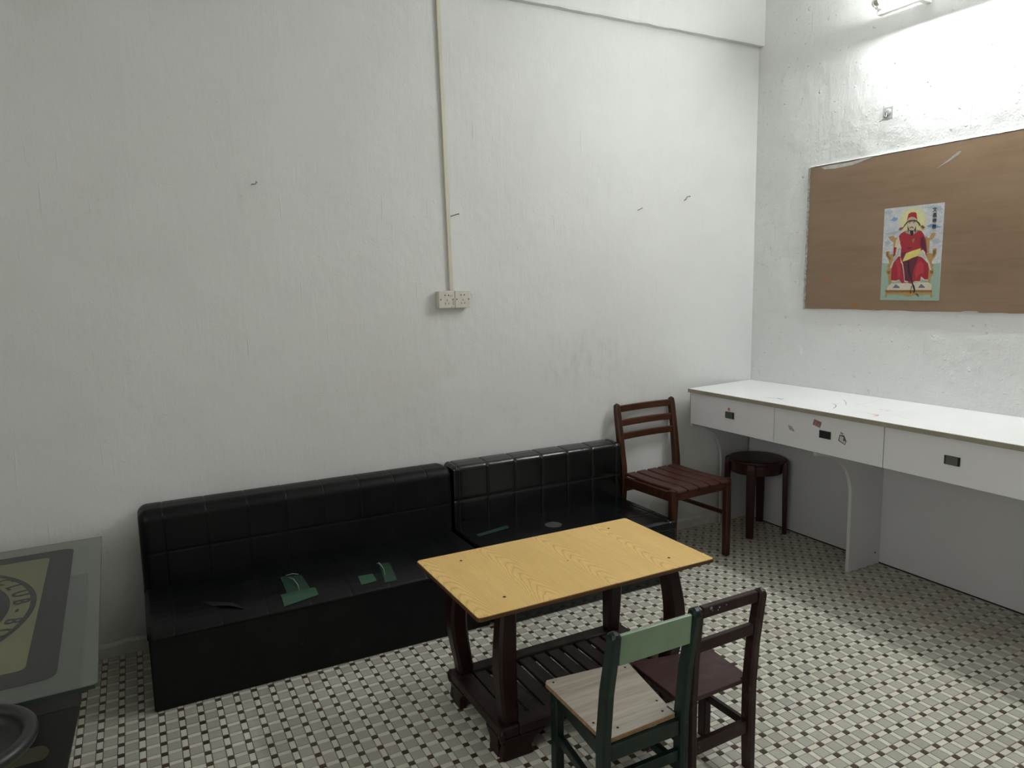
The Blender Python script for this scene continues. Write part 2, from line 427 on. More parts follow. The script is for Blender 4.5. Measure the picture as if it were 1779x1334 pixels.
# concrete beam along the top of the back wall
bm = bmesh.new()
n = 90
top, bot = [], []
xs = [X0 + (X1-X0)*i/n for i in range(n+1)]
secs = []
for i, x in enumerate(xs):
    j = random.uniform(-0.002, 0.002); k = random.uniform(-0.002, 0.002)
    secs.append([(x, 0.0, 2.737+k*0.5), (x, -0.034+j, 2.735+k), (x, -0.037+j, 2.745), (x, -0.037, ZH), (x, 0.0, ZH)])
add_loft(bm, secs)
tag(finish(bm, 'trim_1', MW_BACK), kind='structure', label='plastered beam running along the top of the back wall')
# rough mortar skirting at the foot of the back wall
bm = bmesh.new(); secs = []
for i in range(161):
    x = X0 + (X1-X0)*i/160; j = random.uniform(-0.003, 0.003); h = 0.055 + random.uniform(-0.006, 0.006)
    secs.append([(x, 0.0, -0.002), (x, -0.014+j, -0.002), (x, -0.010+j, h-0.012), (x, -0.004, h), (x, 0.0, h)])
add_loft(bm, secs)
tag(finish(bm, 'baseboard_back', MW_BACK), kind='structure')

# ---------------------------------------------------------------- mosaic floor
PIT = 0.06; GX, GY = -56.82*PIT, -13.06*PIT          # lattice origin: centre of a brown tile
BS, GS = 0.0177, 0.0387
def tile_verts(cx, cy, w, h, dz, tx, ty):
    b = 0.0007; out = []
    for (sx, sy) in ((-1,-1),(1,-1),(1,1),(-1,1)):
        x, y = sx*(w/2-b), sy*(h/2-b); out.append((cx+x, cy+y, dz + x*tx + y*ty))
    for (sx, sy) in ((-1,-1),(1,-1),(1,1),(-1,1)):
        out.append((cx+sx*w/2, cy+sy*h/2, -0.0024))
    return out
TF = [(0,1,2,3),(0,4,5,1),(1,5,6,2),(2,6,7,3),(3,7,4,0)]
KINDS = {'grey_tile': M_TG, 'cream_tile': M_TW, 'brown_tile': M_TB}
tiles = {k: [] for k in KINDS}
i0, i1 = int((X0-GX)/PIT)-1, int((0.0-GX)/PIT)+1
j0, j1 = int((Y0-GY)/PIT)-1, int((0.0-GY)/PIT)+1
HALF = PIT/2
for i in range(i0, i1+1):
    for j in range(j0, j1+1):
        cx, cy = GX+i*PIT, GY+j*PIT
        for kind, x, y, w, h in (('brown_tile', cx, cy, BS, BS), ('cream_tile', cx+HALF, cy, GS, BS),
                                 ('cream_tile', cx, cy+HALF, BS, GS), ('grey_tile', cx+HALF, cy+HALF, GS, GS)):
            xa, xb, ya, yb = x-w/2, x+w/2, y-h/2, y+h/2
            xb = min(xb, -0.0005); yb = min(yb, -0.0005); xa = max(xa, X0); ya = max(ya, Y0)
            if xb-xa < 0.004 or yb-ya < 0.004: continue
            tiles[kind].append(((xa+xb)/2, (ya+yb)/2, xb-xa, yb-ya))
_Rm = Matrix(_R)
def in_view(x, y):
    d = _Rm @ (Vector((x, y, 0)) - CAM)
    if d.z < 0.1: return None
    u, v = 889.5+1246.1*d.x/d.z, 667+1246.1*d.y/d.z
    return d.z if (0 < u < 1779 and 0 < v < 1334) else None
TABLES = [(-3.31, -1.02, -0.575, 0.0), (-3.5, -3.45, -1.35, -0.5), (-2.39, -2.27, -1.34, -0.94), (-1.8, -1.67, -1.34, -0.94)]
def covered(x, y):
    return any(a < x < b and c < y < d for a, b, c, d in TABLES) or (x < -3.55 and -1.7 < y)
mesh_cache = {}
for kind, lst in tiles.items():
    seen = []
    for t in lst:
        dz = in_view(t[0], t[1])
        if dz is not None and not covered(t[0], t[1]): seen.append((dz, t))
    seen.sort(key=lambda q: q[0])
    single = set(q[1] for q in seen[:300])
    for q in seen[:300]:
        cx, cy, w, h = q[1]
        key = (kind, round(w, 4), round(h, 4))
        if key not in mesh_cache:
            me = bpy.data.meshes.new(kind)
            me.from_pydata(tile_verts(0, 0, w, h, 0.0, 0, 0), [], TF); me.materials.append(KINDS[kind]); mesh_cache[key] = me
        o = bpy.data.objects.new(kind, mesh_cache[key]); COL.objects.link(o); o.parent = floor
        o.location = (cx, cy, random.uniform(-0.00015, 0.00015))
        o.rotation_euler = (random.uniform(-0.004, 0.004), random.uniform(-0.004, 0.004), random.uniform(-0.006, 0.006))
    V, F = [], []
    for t in lst:
        if t in single: continue
        k = len(V)
        V += tile_verts(t[0], t[1], t[2], t[3], random.uniform(-0.00015, 0.00015), random.uniform(-0.004, 0.004), random.uniform(-0.004, 0.004))
        F += [tuple(a+k for a in f) for f in TF]
    me = bpy.data.meshes.new(kind+'s'); me.from_pydata(V, [], F); me.materials.append(KINDS[kind])
    o = bpy.data.objects.new(kind+'s', me); COL.objects.link(o); o.parent = floor; o['kind'] = 'stuff'

# added frame bars round the unseen left fill light; the wall is solid
w1 = struct('fill_frame', X0+0.0005, X0+0.03, -4.15, -4.10, 0.75, 2.45, M_PVC)
for a in ((-2.30, -2.25, 0.75, 2.45), (-3.225, -3.175, 0.80, 2.40), (-4.10, -2.30, 0.75, 0.80), (-4.10, -2.30, 2.40, 2.45)):
    box('fill_frame_bar', X0+0.0005, X0+0.03, a[0], a[1], a[2], a[3], M_PVC, w1)

tag(box('trim_2', -2.02, -0.78, -4.36, -3.84, 3.03, 3.1495, M_LAMPW, bevel=0.004), kind='structure', label='added white housing for the ceiling fill light behind the camera')  # made-up housing over the added ceiling fill light, out of view

# ---------------------------------------------------------------- vinyl bench sofas
def resample(prof, step=0.004):
    P = [Vector(p) for p in prof] + [Vector(prof[0])]; out = []
    for a, b in zip(P, P[1:]):
        n = max(1, int((b-a).length/step))
        for i in range(n): out.append(a.lerp(b, i/n))
    return out

def arc(cy, cz, r, a0, a1, n=8):
    return [(cy+r*math.cos(math.radians(a0+(a1-a0)*i/n)), cz+r*math.sin(math.radians(a0+(a1-a0)*i/n))) for i in range(n+1)]

def padded(name, prof, x0, x1, xs, seam_pts, endr, mat, parent, depth=0.0045, puff=0.3, sag=None):
    """upholstered block: (y,z) outline swept along x, stitched grooves at xs and at seam_pts, rounded ends"""
    P = resample(prof); n = len(P)
    nrm = []
    for i in range(n):
        t = (P[(i+2) % n] - P[i-2]); nrm.append(Vector((t.y, -t.x)).normalized())
    c = sum(P, Vector((0, 0)))/n
    area = sum(P[i].x*P[(i+1) % n].y - P[(i+1) % n].x*P[i].y for i in range(n))
    if area < 0: nrm = [-v for v in nrm]        # outward normals
    st = set()
    for k in range(9): d = endr*(1-math.cos(math.radians(k*90/8))); st.add(round(x0+d, 5)); st.add(round(x1-d, 5))
    for x in xs:
        for d in (-0.014, -0.008, -0.004, -0.0018, 0, 0.0018, 0.004, 0.008, 0.014): st.add(round(x+d, 5))
    k = x0
    while k < x1: st.add(round(k, 5)); k += 0.02
    st = sorted(s for s in st if x0 <= s <= x1)
    seam_d = [min([99] + [(p-Vector(q)).length for q in seam_pts]) for p in P]
    bm = bmesh.new(); rings = []
    for x in st:
        d = min(x-x0, x1-x)
        inset = endr*(1-math.sqrt(max(0, 1-(1-min(1, d/endr))**2))) if d < endr else 0
        gx = sum(math.exp(-((x-s)/0.0024)**2) for s in xs) + puff*sum(math.exp(-((x-s)/0.009)**2) for s in xs)
        ring = []
        for i, p in enumerate(P):
            g = max(gx, math.exp(-(seam_d[i]/0.0024)**2) + puff*math.exp(-(seam_d[i]/0.009)**2))
            q = p - nrm[i]*(inset + depth*min(1.5, g))
            z = q.y - (sag(x, q.x) if sag and q.y > c.y else 0)
            ring.append(bm.verts.new((x, q.x, z)))
        rings.append(ring)
    for a, b in zip(rings, rings[1:]):
        for i in range(n): bm.faces.new((a[i], a[(i+1) % n], b[(i+1) % n], b[i]))
    bm.faces.new(rings[0]); bm.faces.new(rings[-1])
    return finish(bm, name, mat, parent, smooth=True)

def strip_on(name, pts, zf, mat, parent, off=0.0012, n=6):
    """a piece of tape: quad (4 corners x,y) subdivided and laid on the seat height zf(x,y)"""
    A, B, Cc, D = [Vector(p) for p in pts]; bm = bmesh.new(); g = []
    for i in range(n+1):
        row = []
        for j in range(n+1):
            p = (A.lerp(B, j/n)).lerp(D.lerp(Cc, j/n), i/n)
            row.append(bm.verts.new((p.x, p.y, zf(p.x, p.y)+off)))
        g.append(row)
    for i in range(n):
        for j in range(n): bm.faces.new((g[i][j], g[i][j+1], g[i+1][j+1], g[i+1][j]))
    r = bmesh.ops.extrude_face_region(bm, geom=bm.faces[:])
    bmesh.ops.translate(bm, vec=(0, 0, 0.0008), verts=[v for v in r['geom'] if isinstance(v, bmesh.types.BMVert)])
    return finish(bm, name, mat, parent, smooth=False)

# left, longer and duller sofa
LX0, LX1 = -3.312, -2.026
sofa = thing('bench_sofa', ((LX0+LX1)/2, -0.27, 0), 0, 'longer dull black vinyl bench sofa with large green tape patches, left of the other sofa', 'sofa')
box('base', LX0+0.004, LX1-0.002, -0.527, -0.018, 0.0, 0.262, M_LEATH_L, sofa, bevel=0.006)
seatL = [(-0.14, 0.262), (-0.14, 0.301), (-0.30, 0.302), (-0.40, 0.300)] + [(-0.44, 0.297), (-0.475, 0.292), (-0.505, 0.284), (-0.525, 0.274), (-0.533, 0.266), (-0.531, 0.258)]
def seatz(x, y):
    pts = [(-0.14, 0.301), (-0.30, 0.302), (-0.40, 0.300), (-0.44, 0.297), (-0.475, 0.292), (-0.505, 0.284), (-0.525, 0.274), (-0.533, 0.266), (-0.545, 0.25)]
    for (ya, za), (yb, zb) in zip(pts, pts[1:]):
        if ya >= y >= yb: return za + (zb-za)*(ya-y)/(ya-yb)
    return 0.30
lx = [LX0+0.087+0.1535*i for i in range(8)]
padded('seat_cushion', seatL, LX0, LX1, lx, [(-0.29, 0.302)], 0.018, M_LEATH_L, sofa, 0.0018, 0.1)
backL = [(-0.012, 0.262), (-0.158, 0.262), (-0.155, 0.44)] + arc(-0.112, 0.562, 0.043, 180, 90) + [(-0.07, 0.607)] + arc(-0.034, 0.582, 0.022, 90, 0)
padded('backrest', backL, LX0, LX1, lx, [(-0.155, 0.437)], 0.035, M_LEATH_L, sofa, 0.0020, 0.1)
tp = sofa
strip_on('tape_patch', [(-2.835,-0.296), (-2.756,-0.316), (-2.752,-0.475), (-2.838,-0.475)], seatz, M_TAPE2, tp, 0.0012)['label'] = 'dark green tape patch'
strip_on('tape_patch', [(-2.862,-0.455), (-2.733,-0.452), (-2.733,-0.503), (-2.862,-0.522)], seatz, M_TAPE, tp, 0.0022)['label'] = 'wide green tape patch'
strip_on('tape_patch', [(-2.562,-0.435), (-2.504,-0.440), (-2.503,-0.492), (-2.566,-0.498)], seatz, M_TAPE, tp, 0.0012)['label'] = 'small green tape patch'
strip_on('tape_patch', [(-2.455,-0.365), (-2.412,-0.365), (-2.428,-0.512), (-2.476,-0.512)], seatz, M_TAPE2, tp, 0.0012)['label'] = 'peeling green tape patch'
def curl(name, pts, r, mat, parent):
    bm = bmesh.new(); add_tube(bm, pts, r, 8); return finish(bm, name, mat, parent, smooth=True)
curl('tape_curl', [(-2.815,-0.305,0.309), (-2.79,-0.31,0.313), (-2.768,-0.318,0.309)], [0.0012, 0.0018, 0.0012], M_TAPEB, tp)
curl('tape_curl', [(-2.812,-0.315,0.306), (-2.795,-0.36,0.310), (-2.790,-0.41,0.306), (-2.792,-0.45,0.299)], [0.0008, 0.0018, 0.0018, 0.0008], M_TAPEB, tp)
curl('tape_curl', [(-2.463,-0.36,0.304), (-2.455,-0.372,0.310), (-2.452,-0.42,0.304), (-2.462,-0.47,0.296)], [0.0010, 0.003, 0.0012, 0.0008], M_TAPEB, tp)
# torn vinyl flap near the left end
bm = bmesh.new(); g = []
for i in range(7):
    row = []
    for j in range(4):
        x = -3.13 + 0.10*i/6 + 0.012*j; y = -0.375 - 0.020*j - 0.06*i/6
        row.append(bm.verts.new((x, y, seatz(x, y) + 0.002 + 0.006*math.sin(math.pi*i/6)*j/3)))
    g.append(row)
for i in range(6):
    for j in range(3): bm.faces.new((g[i][j], g[i][j+1], g[i+1][j+1], g[i+1][j]))
tag(finish(bm, 'torn_flap', simple('torn_vinyl', (0.013, 0.013, 0.013), 0.5, 0.3, 60), sofa, smooth=True), 'torn flap of vinyl')

# right, shorter and glossier sofa
RX0, RX1 = -2.018, -1.050
sofa2 = thing('bench_sofa', ((RX0+RX1)/2, -0.28, 0), 0, 'shorter glossy black vinyl bench sofa beside the slatted wooden chair', 'sofa')
box('base', RX0+0.004, RX1-0.004, -0.563, -0.018, 0.0, 0.262, M_LEATH_R, sofa2, bevel=0.006)
seatR = [(-0.12, 0.262), (-0.12, 0.305), (-0.35, 0.306), (-0.545, 0.304)] + arc(-0.556, 0.290, 0.012, 90, 180, 5) + [(-0.569, 0.262)]
rx = [-1.987+0.149*i for i in range(7)]
padded('seat_cushion', seatR, RX0, RX1, rx[1:], [(-0.27, 0.3057), (-0.42, 0.305)], 0.012, M_LEATH_R, sofa2, 0.0012, 0.2)
backR = [(-0.012, 0.262), (-0.138, 0.262), (-0.136, 0.44)] + arc(-0.112, 0.578, 0.022, 180, 90) + [(-0.07, 0.604)] + arc(-0.034, 0.582, 0.022, 90, 0)
padded('backrest', backR, RX0, RX1, rx, [(-0.136, 0.437)], 0.024, M_LEATH_R, sofa2, 0.0036, 0.3)
strip_on('tape_patch', [(-1.965,-0.262), (-1.782,-0.222), (-1.795,-0.262), (-1.962,-0.292)], lambda x, y: 0.3055, M_TAPE2, sofa2)['label'] = 'narrow dark green tape strip'
bm = bmesh.new(); add_cyl(bm, (-1.592, -0.325, 0.3058), (-1.592, -0.325, 0.3068), 0.040, n=28)
tag(finish(bm, 'round_patch', simple('grey_round_patch', (0.045, 0.047, 0.045), 0.6, 0.1, 40), sofa2), 'round grey patch')

# ---------------------------------------------------------------- coffee table with yellow laminate top
tab = thing('coffee_table', (-2.043, -1.145, 0), 0, 'low table with yellow wood-grain top, curved dark legs and slatted lower shelf', 'table')
def round_rect(x0, x1, y0, y1, r, n=4):
    pts = []
    for cx, cy, a in ((x1-r, y0+r, -90), (x1-r, y1-r, 0), (x0+r, y1-r, 90), (x0+r, y0+r, 180)):
        for i in range(n+1): pts.append((cx+r*math.cos(math.radians(a+90*i/n)), cy+r*math.sin(math.radians(a+90*i/n))))
    return pts
bm = bmesh.new(); add_prism(bm, round_rect(-2.483, -1.603, -1.393, -0.897, 0.012), 'z', 0.4915, 0.5035)
tt = finish(bm, 'tabletop', M_EDGE, tab, bevel=0.0012)
bm = bmesh.new(); add_prism(bm, round_rect(-2.481, -1.605, -1.391, -0.899, 0.011), 'z', 0.5036, 0.5052)
lam = finish(bm, 'laminate_sheet', M_LAM, tt)
lam['label'] = 'yellow wood-grain laminate'
def screw(x, y, z, r, parent):
    bm = bmesh.new(); add_cyl(bm, (x, y, z), (x, y, z+0.0010), r, n=12); finish(bm, 'screw', M_SCREW, parent)
for x, y in ((-2.350,-0.975), (-2.354,-1.303), (-1.734,-0.966), (-1.732,-1.311)): screw(x, y, 0.5048, 0.0050, tt)
screw(-2.04, -1.16, 0.5046, 0.0022, tt)
PX0, PX1, PY0, PY1, PZ = -2.392, -1.672, -1.342, -0.938, 0.107
def curve_leg(x, y, sx, sy):
    pts, w, d = [], [], []
    for i in range(15):
        t = i/14; z = PZ-0.004 + (0.4915-PZ+0.004)*t
        o = 0.003 + 0.017*math.sin(math.pi*min(1, t*1.0))**1.6
        s = 0.053 + 0.007*math.sin(math.pi*t)**1.5
        pts.append((x+sx*o, y+sy*o, z)); w.append(s); d.append(s)
    return bar('leg', pts, w, d, M_TABW, tab, bevel=0.009)
for x, y in ((-2.347,-0.980), (-2.347,-1.300), (-1.733,-0.980), (-1.733,-1.300)):
    curve_leg(x, y, -1 if x < -2.04 else 1, 1 if y > -1.14 else -1)
# shelf frame
fr = 0.062; ft = 0.036
box('shelf_rail', PX0, PX0+fr, PY0, PY1, PZ-ft, PZ, M_SHELF, tab, bevel=0.005)
box('shelf_rail', PX1-fr, PX1, PY0, PY1, PZ-ft, PZ, M_SHELF, tab, bevel=0.005)
box('shelf_rail', PX0+fr+0.0005, PX1-fr-0.0005, PY0, PY0+0.055, PZ-ft, PZ-0.0005, M_SHELF, tab, bevel=0.004)
box('shelf_rail', PX0+fr+0.0005, PX1-fr-0.0005, PY1-0.055, PY1, PZ-ft, PZ-0.0005, M_SHELF, tab, bevel=0.004)
ns = 10; inner = (PX1-fr)-(PX0+fr); pitch = inner/ns
for i in range(ns):
    xc = PX0+fr+pitch*(i+0.5)
    box('shelf_slat', xc-pitch*0.395, xc+pitch*0.395, PY0+0.050, PY1-0.050, PZ-0.020, PZ-0.007, M_SHELF, tab, bevel=0.002)
# carved bracket feet: an L of two shaped boards at each corner
def foot(sx, sy):
    cx = PX0 if sx < 0 else PX1; cy = PY0 if sy < 0 else PY1
    def prof(L): return [(0, PZ-ft), (L, PZ-ft), (L*0.90, PZ-ft-0.012), (L*0.74, PZ-ft-0.024), (L*0.66, 0.028), (L*0.72, 0.010), (L*0.70, 0.0), (0.004, 0.0), (0.0, 0.012), (0.006, 0.045)]
    bm = bmesh.new()
    s = [(cx - sx*p[0], p[1]) for p in prof(0.155)]
    add_prism(bm, s, 'y', cy, cy - sy*0.026)
    finish(bm, 'foot_board', M_TABW, tab, bevel=0.003); bm = bmesh.new()
    s = [(cy - sy*0.0262 - sy*p[0]*0.85, p[1]) for p in prof(0.105)]
    add_prism(bm, s, 'x', cx, cx - sx*0.026)
    finish(bm, 'foot_board', M_TABW, tab, bevel=0.003)
for sx in (-1, 1):
    for sy in (-1, 1): foot(sx, sy)
for x in (PX0+0.004, PX1-0.004):
    for y in (PY0+0.004, PY1-0.004):
        bm = bmesh.new(); add_tube(bm, [(x, y, PZ-0.045), (x, y, PZ-0.030), (x, y, PZ-0.015), (x, y, PZ-0.001)], [0.006, 0.011, 0.011, 0.004], 12)
        finish(bm, 'corner_bead', M_TABW, tab, smooth=True)

# ---------------------------------------------------------------- slatted wooden chair by the desk
ch = thing('slatted_chair', (-0.8155, -0.275, 0), math.radians(4), 'red-brown wooden chair with slatted seat and three back rails, between sofa and desk', 'chair')
LK = dict(local=True)
def lbar(name, pts, w, d, mat, parent=ch, **k): return bar(name, pts, w, d, mat, parent, local=True, **k)
def lbox(name, a, mat, parent=ch, bevel=0.003): return box(name, *a, mat, parent, bevel=bevel, local=True)
for sx in (-1, 1):
    lbar('leg', [(sx*0.193,-0.182,0), (sx*0.193,-0.182,0.25), (sx*0.192,-0.180,0.419)], [0.034, 0.036, 0.036], [0.034, 0.036, 0.036], M_CHW, bevel=0.006)
    pts = [(sx*0.193, 0.205, 0), (sx*0.194, 0.196, 0.20), (sx*0.194, 0.186, 0.38), (sx*0.194, 0.190, 0.46), (sx*0.196, 0.208, 0.60), (sx*0.197, 0.232, 0.755), (sx*0.197, 0.236, 0.785), (sx*0.197, 0.237, 0.795)]
    lbar('rear_post', pts, [0.034]*6+[0.030, 0.016], [0.036, 0.038, 0.044, 0.044, 0.038, 0.034, 0.030, 0.014], M_CHW, bevel=0.008)
    lbox('side_apron', (sx*0.193-0.011, sx*0.193+0.011, -0.163, 0.166, 0.358, 0.408), M_CHW)
    lbox('stretcher', (sx*0.193-0.007, sx*0.193+0.007, -0.165, 0.176, 0.218, 0.240), M_CHW)
lbox('front_apron', (-0.1745, 0.1745, -0.191, -0.169, 0.360, 0.4095), M_CHWX)
lbox('rear_apron', (-0.1795, 0.1795, 0.176, 0.196, 0.325, 0.375), M_CHWX)
for i in range(5):
    xa = -0.1885 + 0.0755*i
    bm = bmesh.new(); W = 0.0640
    secs = []
    for k in range(9):
        t = k/8; y = -0.214 + 0.388*t
        dip = 0.006*math.sin(math.pi*t) + (0.010*(1-t/0.07)**2 if t < 0.07 else 0)
        x0_, x1_ = (xa+0.019 if (i == 0 and 0.04 < t < 0.10) else xa), xa+W
        secs.append([(x0_, y, 0.412-dip), (x1_, y, 0.412-dip), (x1_, y, 0.427-dip), (x0_, y, 0.427-dip)])
    add_loft(bm, secs); finish(bm, 'seat_slat', M_CHWY, ch, bevel=0.004, local=True)
for z in (0.763, 0.688, 0.617):
    y = 0.196 + (z-0.50)*0.150
    pts = [(-0.184, y-0.004, z), (-0.09, y+0.006, z), (0, y+0.009, z), (0.09, y+0.006, z), (0.184, y-0.004, z)]
    bm = bmesh.new()
    add_loft(bm, [[(p[0], p[1]+a-0.15*b, p[2]+b) for a, b in ((-0.008,-0.018), (0.008,-0.018), (0.011,0.018), (-0.005,0.018))] for p in pts])
    finish(bm, 'back_rail', M_CHWX, ch, bevel=0.003, local=True)

# ---------------------------------------------------------------- children's chairs in front
def kid_chair(root, posts, fronts, sz, mats, top, rail_zs, seat_poly, st, board=None):
    """posts: [(x,y) foot, lean] for L,R ; fronts: [(x,y)] front legs ; all in room coordinates"""
    mleg, mseat, mrail = mats
    for (fx, fy, lx_, ly_) in posts:
        pts = [(fx, fy, 0), (fx, fy+0.004, 0.14), (fx, fy+0.004, sz), (fx+lx_*0.35, fy+0.004+ly_*0.35, sz+(top-sz)*0.45), (fx+lx_, fy+ly_, top-0.012), (fx+lx_, fy+ly_, top)]
        bar('rear_post', pts, [0.028]*5+[0.020], [0.034, 0.040, 0.040, 0.038, 0.034, 0.018], mleg, root, bevel=0.006)
    for (fx, fy) in fronts:
        bar('leg', [(fx, fy, 0), (fx, fy, sz-0.014)], 0.028, 0.034, mleg, root, bevel=0.004)
    bm = bmesh.new(); add_prism(bm, seat_poly, 'z', sz-0.013, sz)
    return finish(bm, 'seat', mseat, root, bevel=0.0015)

# green chair (nearer, left)
gc = thing('childrens_chair', (-2.175, -1.60, 0), 0, 'small dark green wooden chair with grey seat board and pale green backrest', 'chair')
GZ = 0.282
gp = [(-2.306, -1.748, -0.004, -0.048), (-2.052, -1.748, -0.002, -0.045)]
gseat = [(-2.296,-1.440), (-2.286,-1.430), (-2.03,-1.458), (-2.020,-1.468), (-2.0625,-1.7015), (-2.070,-1.705), (-2.0690,-1.7395), (-2.290,-1.7435), (-2.2895,-1.705), (-2.300,-1.700)]
seat = kid_chair(gc, gp, [(-2.270, -1.462), (-2.055, -1.482)], GZ, (M_DGREEN, M_PLY, M_DGREEN), 0.60, None, gseat, None)
bm = bmesh.new(); cx = sum(p[0] for p in gseat)/10; cy = sum(p[1] for p in gseat)/10
add_prism(bm, [(cx+(p[0]-cx)*0.997, cy+(p[1]-cy)*0.997) for p in gseat], 'z', GZ+0.0001, GZ+0.0012)
s2 = finish(bm, 'seat_laminate', M_GSEAT, seat); s2['label'] = 'grey wood-grain laminate'
for x, y in ((-2.275,-1.450), (-2.284,-1.668), (-2.241,-1.716), (-2.093,-1.716), (-2.075,-1.670), (-2.045,-1.486)): screw(x, y, GZ+0.001, 0.0036, seat)
bm = bmesh.new()
ys = -1.785
add_prism(bm, [(ys-0.008, 0.505), (ys+0.008, 0.503), (ys-0.001, 0.583), (ys-0.006, 0.588), (ys-0.015, 0.586)], 'x', -2.2935, -2.0685)
o = finish(bm, 'backrest_board', M_LGREEN, gc, bevel=0.003, seg=2); o['label'] = 'pale green board'
def apr(name, p, q, z0, z1, t, mat, root):
    return bar(name, [(p[0], p[1], (z0+z1)/2), (q[0], q[1], (z0+z1)/2)], t, z1-z0, mat, root, xdir=Vector((0, 1, 0)) if abs(p[0]-q[0]) > abs(p[1]-q[1]) else Vector((1, 0, 0)), bevel=0.002)
apr('rear_apron', (-2.2915,-1.746), (-2.0665,-1.746), GZ-0.056, GZ-0.0135, 0.016, M_DGREEN, gc)
apr('front_apron', (-2.2555,-1.462), (-2.0695,-1.482), GZ-0.056, GZ-0.0135, 0.016, M_DGREEN, gc)
apr('side_apron', (-2.300,-1.7275), (-2.274,-1.4795), GZ-0.056, GZ-0.0135, 0.016, M_DGREEN, gc)
apr('side_apron', (-2.055,-1.7275), (-2.055,-1.4995), GZ-0.056, GZ-0.0135, 0.016, M_DGREEN, gc)
apr('rear_stretcher', (-2.2915,-1.744), (-2.0665,-1.744), 0.150, 0.182, 0.018, M_DGREEN, gc)
apr('side_stretcher', (-2.303,-1.7275), (-2.271,-1.4795), 0.110, 0.136, 0.018, M_DGREEN, gc)
apr('side_stretcher', (-2.053,-1.7275), (-2.055,-1.4995), 0.110, 0.136, 0.018, M_DGREEN, gc)

# maroon chair (right)
mc = thing('childrens_chair', (-1.87, -1.60, 0), 0, 'small maroon painted wooden chair with open two-rail back, right of the green chair', 'chair')
MZ = 0.277
mp = [(-1.998, -1.722, 0.002, -0.016), (-1.768, -1.716, 0.008, -0.020)]
mseat = [(-2.006,-1.470), (-1.998,-1.463), (-1.745,-1.515), (-1.735,-1.523), (-1.752,-1.688), (-1.783,-1.692), (-1.783,-1.7015), (-1.9825,-1.7045), (-1.9825,-1.697), (-2.012,-1.697)]
kid_chair(mc, mp, [(-1.980, -1.492), (-1.772, -1.535)], MZ, (M_MAR, M_MARS, M_MAR), 0.566, None, mseat, None)
apr('top_rail', (-1.9815,-1.737), (-1.7775,-1.735), 0.531, 0.562, 0.020, M_MAR, mc)
apr('back_rail', (-1.9835,-1.730), (-1.7800,-1.726), 0.430, 0.462, 0.018, M_MAR, mc)
apr('rear_stretcher', (-1.9835,-1.718), (-1.7825,-1.712), 0.118, 0.158, 0.018, M_MAR, mc)
apr('side_stretcher', (-1.992,-1.7005), (-1.981,-1.5095), 0.125, 0.150, 0.016, M_MAR, mc)
apr('side_stretcher', (-1.768,-1.6945), (-1.771,-1.5525), 0.125, 0.150, 0.016, M_MAR, mc)
apr('front_apron', (-1.9655,-1.495), (-1.7865,-1.532), MZ-0.045, MZ-0.0135, 0.014, M_MAR, mc)
bm = bmesh.new()
for x, z, r in ((-1.955, 0.556, .0045), (-1.925, 0.552, .003), (-1.93, 0.545, .002), (-1.90, 0.553, .0022), (-1.95, 0.548, .0018)):
    add_cyl(bm, (x, -1.7472, z), (x, -1.7478, z), r, n=9)
finish(bm, 'paint_chips', flat('pale_paint_chip', (0.22, 0.20, 0.20)), mc)['kind'] = 'stuff'

# ---------------------------------------------------------------- round stool under the desk
st = thing('round_stool', (-0.182, -0.235, 0), math.radians(-11), 'dark brown round wooden stool with four legs, under the white desk', 'stool')
bm = bmesh.new()
add_lathe(bm, (0, 0), [(0, 0.408), (0.150, 0.408), (0.1555, 0.413), (0.1565, 0.420), (0.154, 0.428), (0.146, 0.432), (0.110, 0.4335), (0, 0.4335)], 56)
finish(bm, 'seat', M_STOOL, st, smooth=False, local=True)
bm = bmesh.new(); add_lathe(bm, (0, 0), [(0.118, 0.352), (0.140, 0.352), (0.140, 0.4075), (0.118, 0.4075), (0.118, 0.352)], 48)
bmesh.ops.remove_doubles(bm, verts=bm.verts, dist=1e-5)
finish(bm, 'apron_ring', M_STOOL, st, local=True)
for k in range(4):
    a = math.radians(45+90*k); d = Vector((math.cos(a), math.sin(a), 0)); tn = Vector((-d.y, d.x, 0))
    pts = [d*0.150, d*0.147 + Vector((0, 0, 0.30)), d*0.1465 + Vector((0, 0, 0.39)), d*0.1463 + Vector((0, 0, 0.4235))]
    bm = bmesh.new()
    secs = []
    for p, w, t in zip(pts, (0.040, 0.048, 0.050, 0.044), (0.022, 0.028, 0.028, 0.022)):
        base = p + d*0.0125
        secs.append([base + tn*sx*w/2 + d*sy*t/2 for sx, sy in ((-1,-1), (1,-1), (1,1), (-1,1))])
    add_loft(bm, secs); lg = finish(bm, 'leg', M_STOOL, st, bevel=0.005, local=True)
    for z in (0.412, 0.375):
        bm = bmesh.new(); add_cyl(bm, d*0.1725 + Vector((0, 0, z)), d*0.1738 + Vector((0, 0, z)), 0.005, n=12)
        finish(bm, 'wood_plug', M_STOOL, lg, local=True)

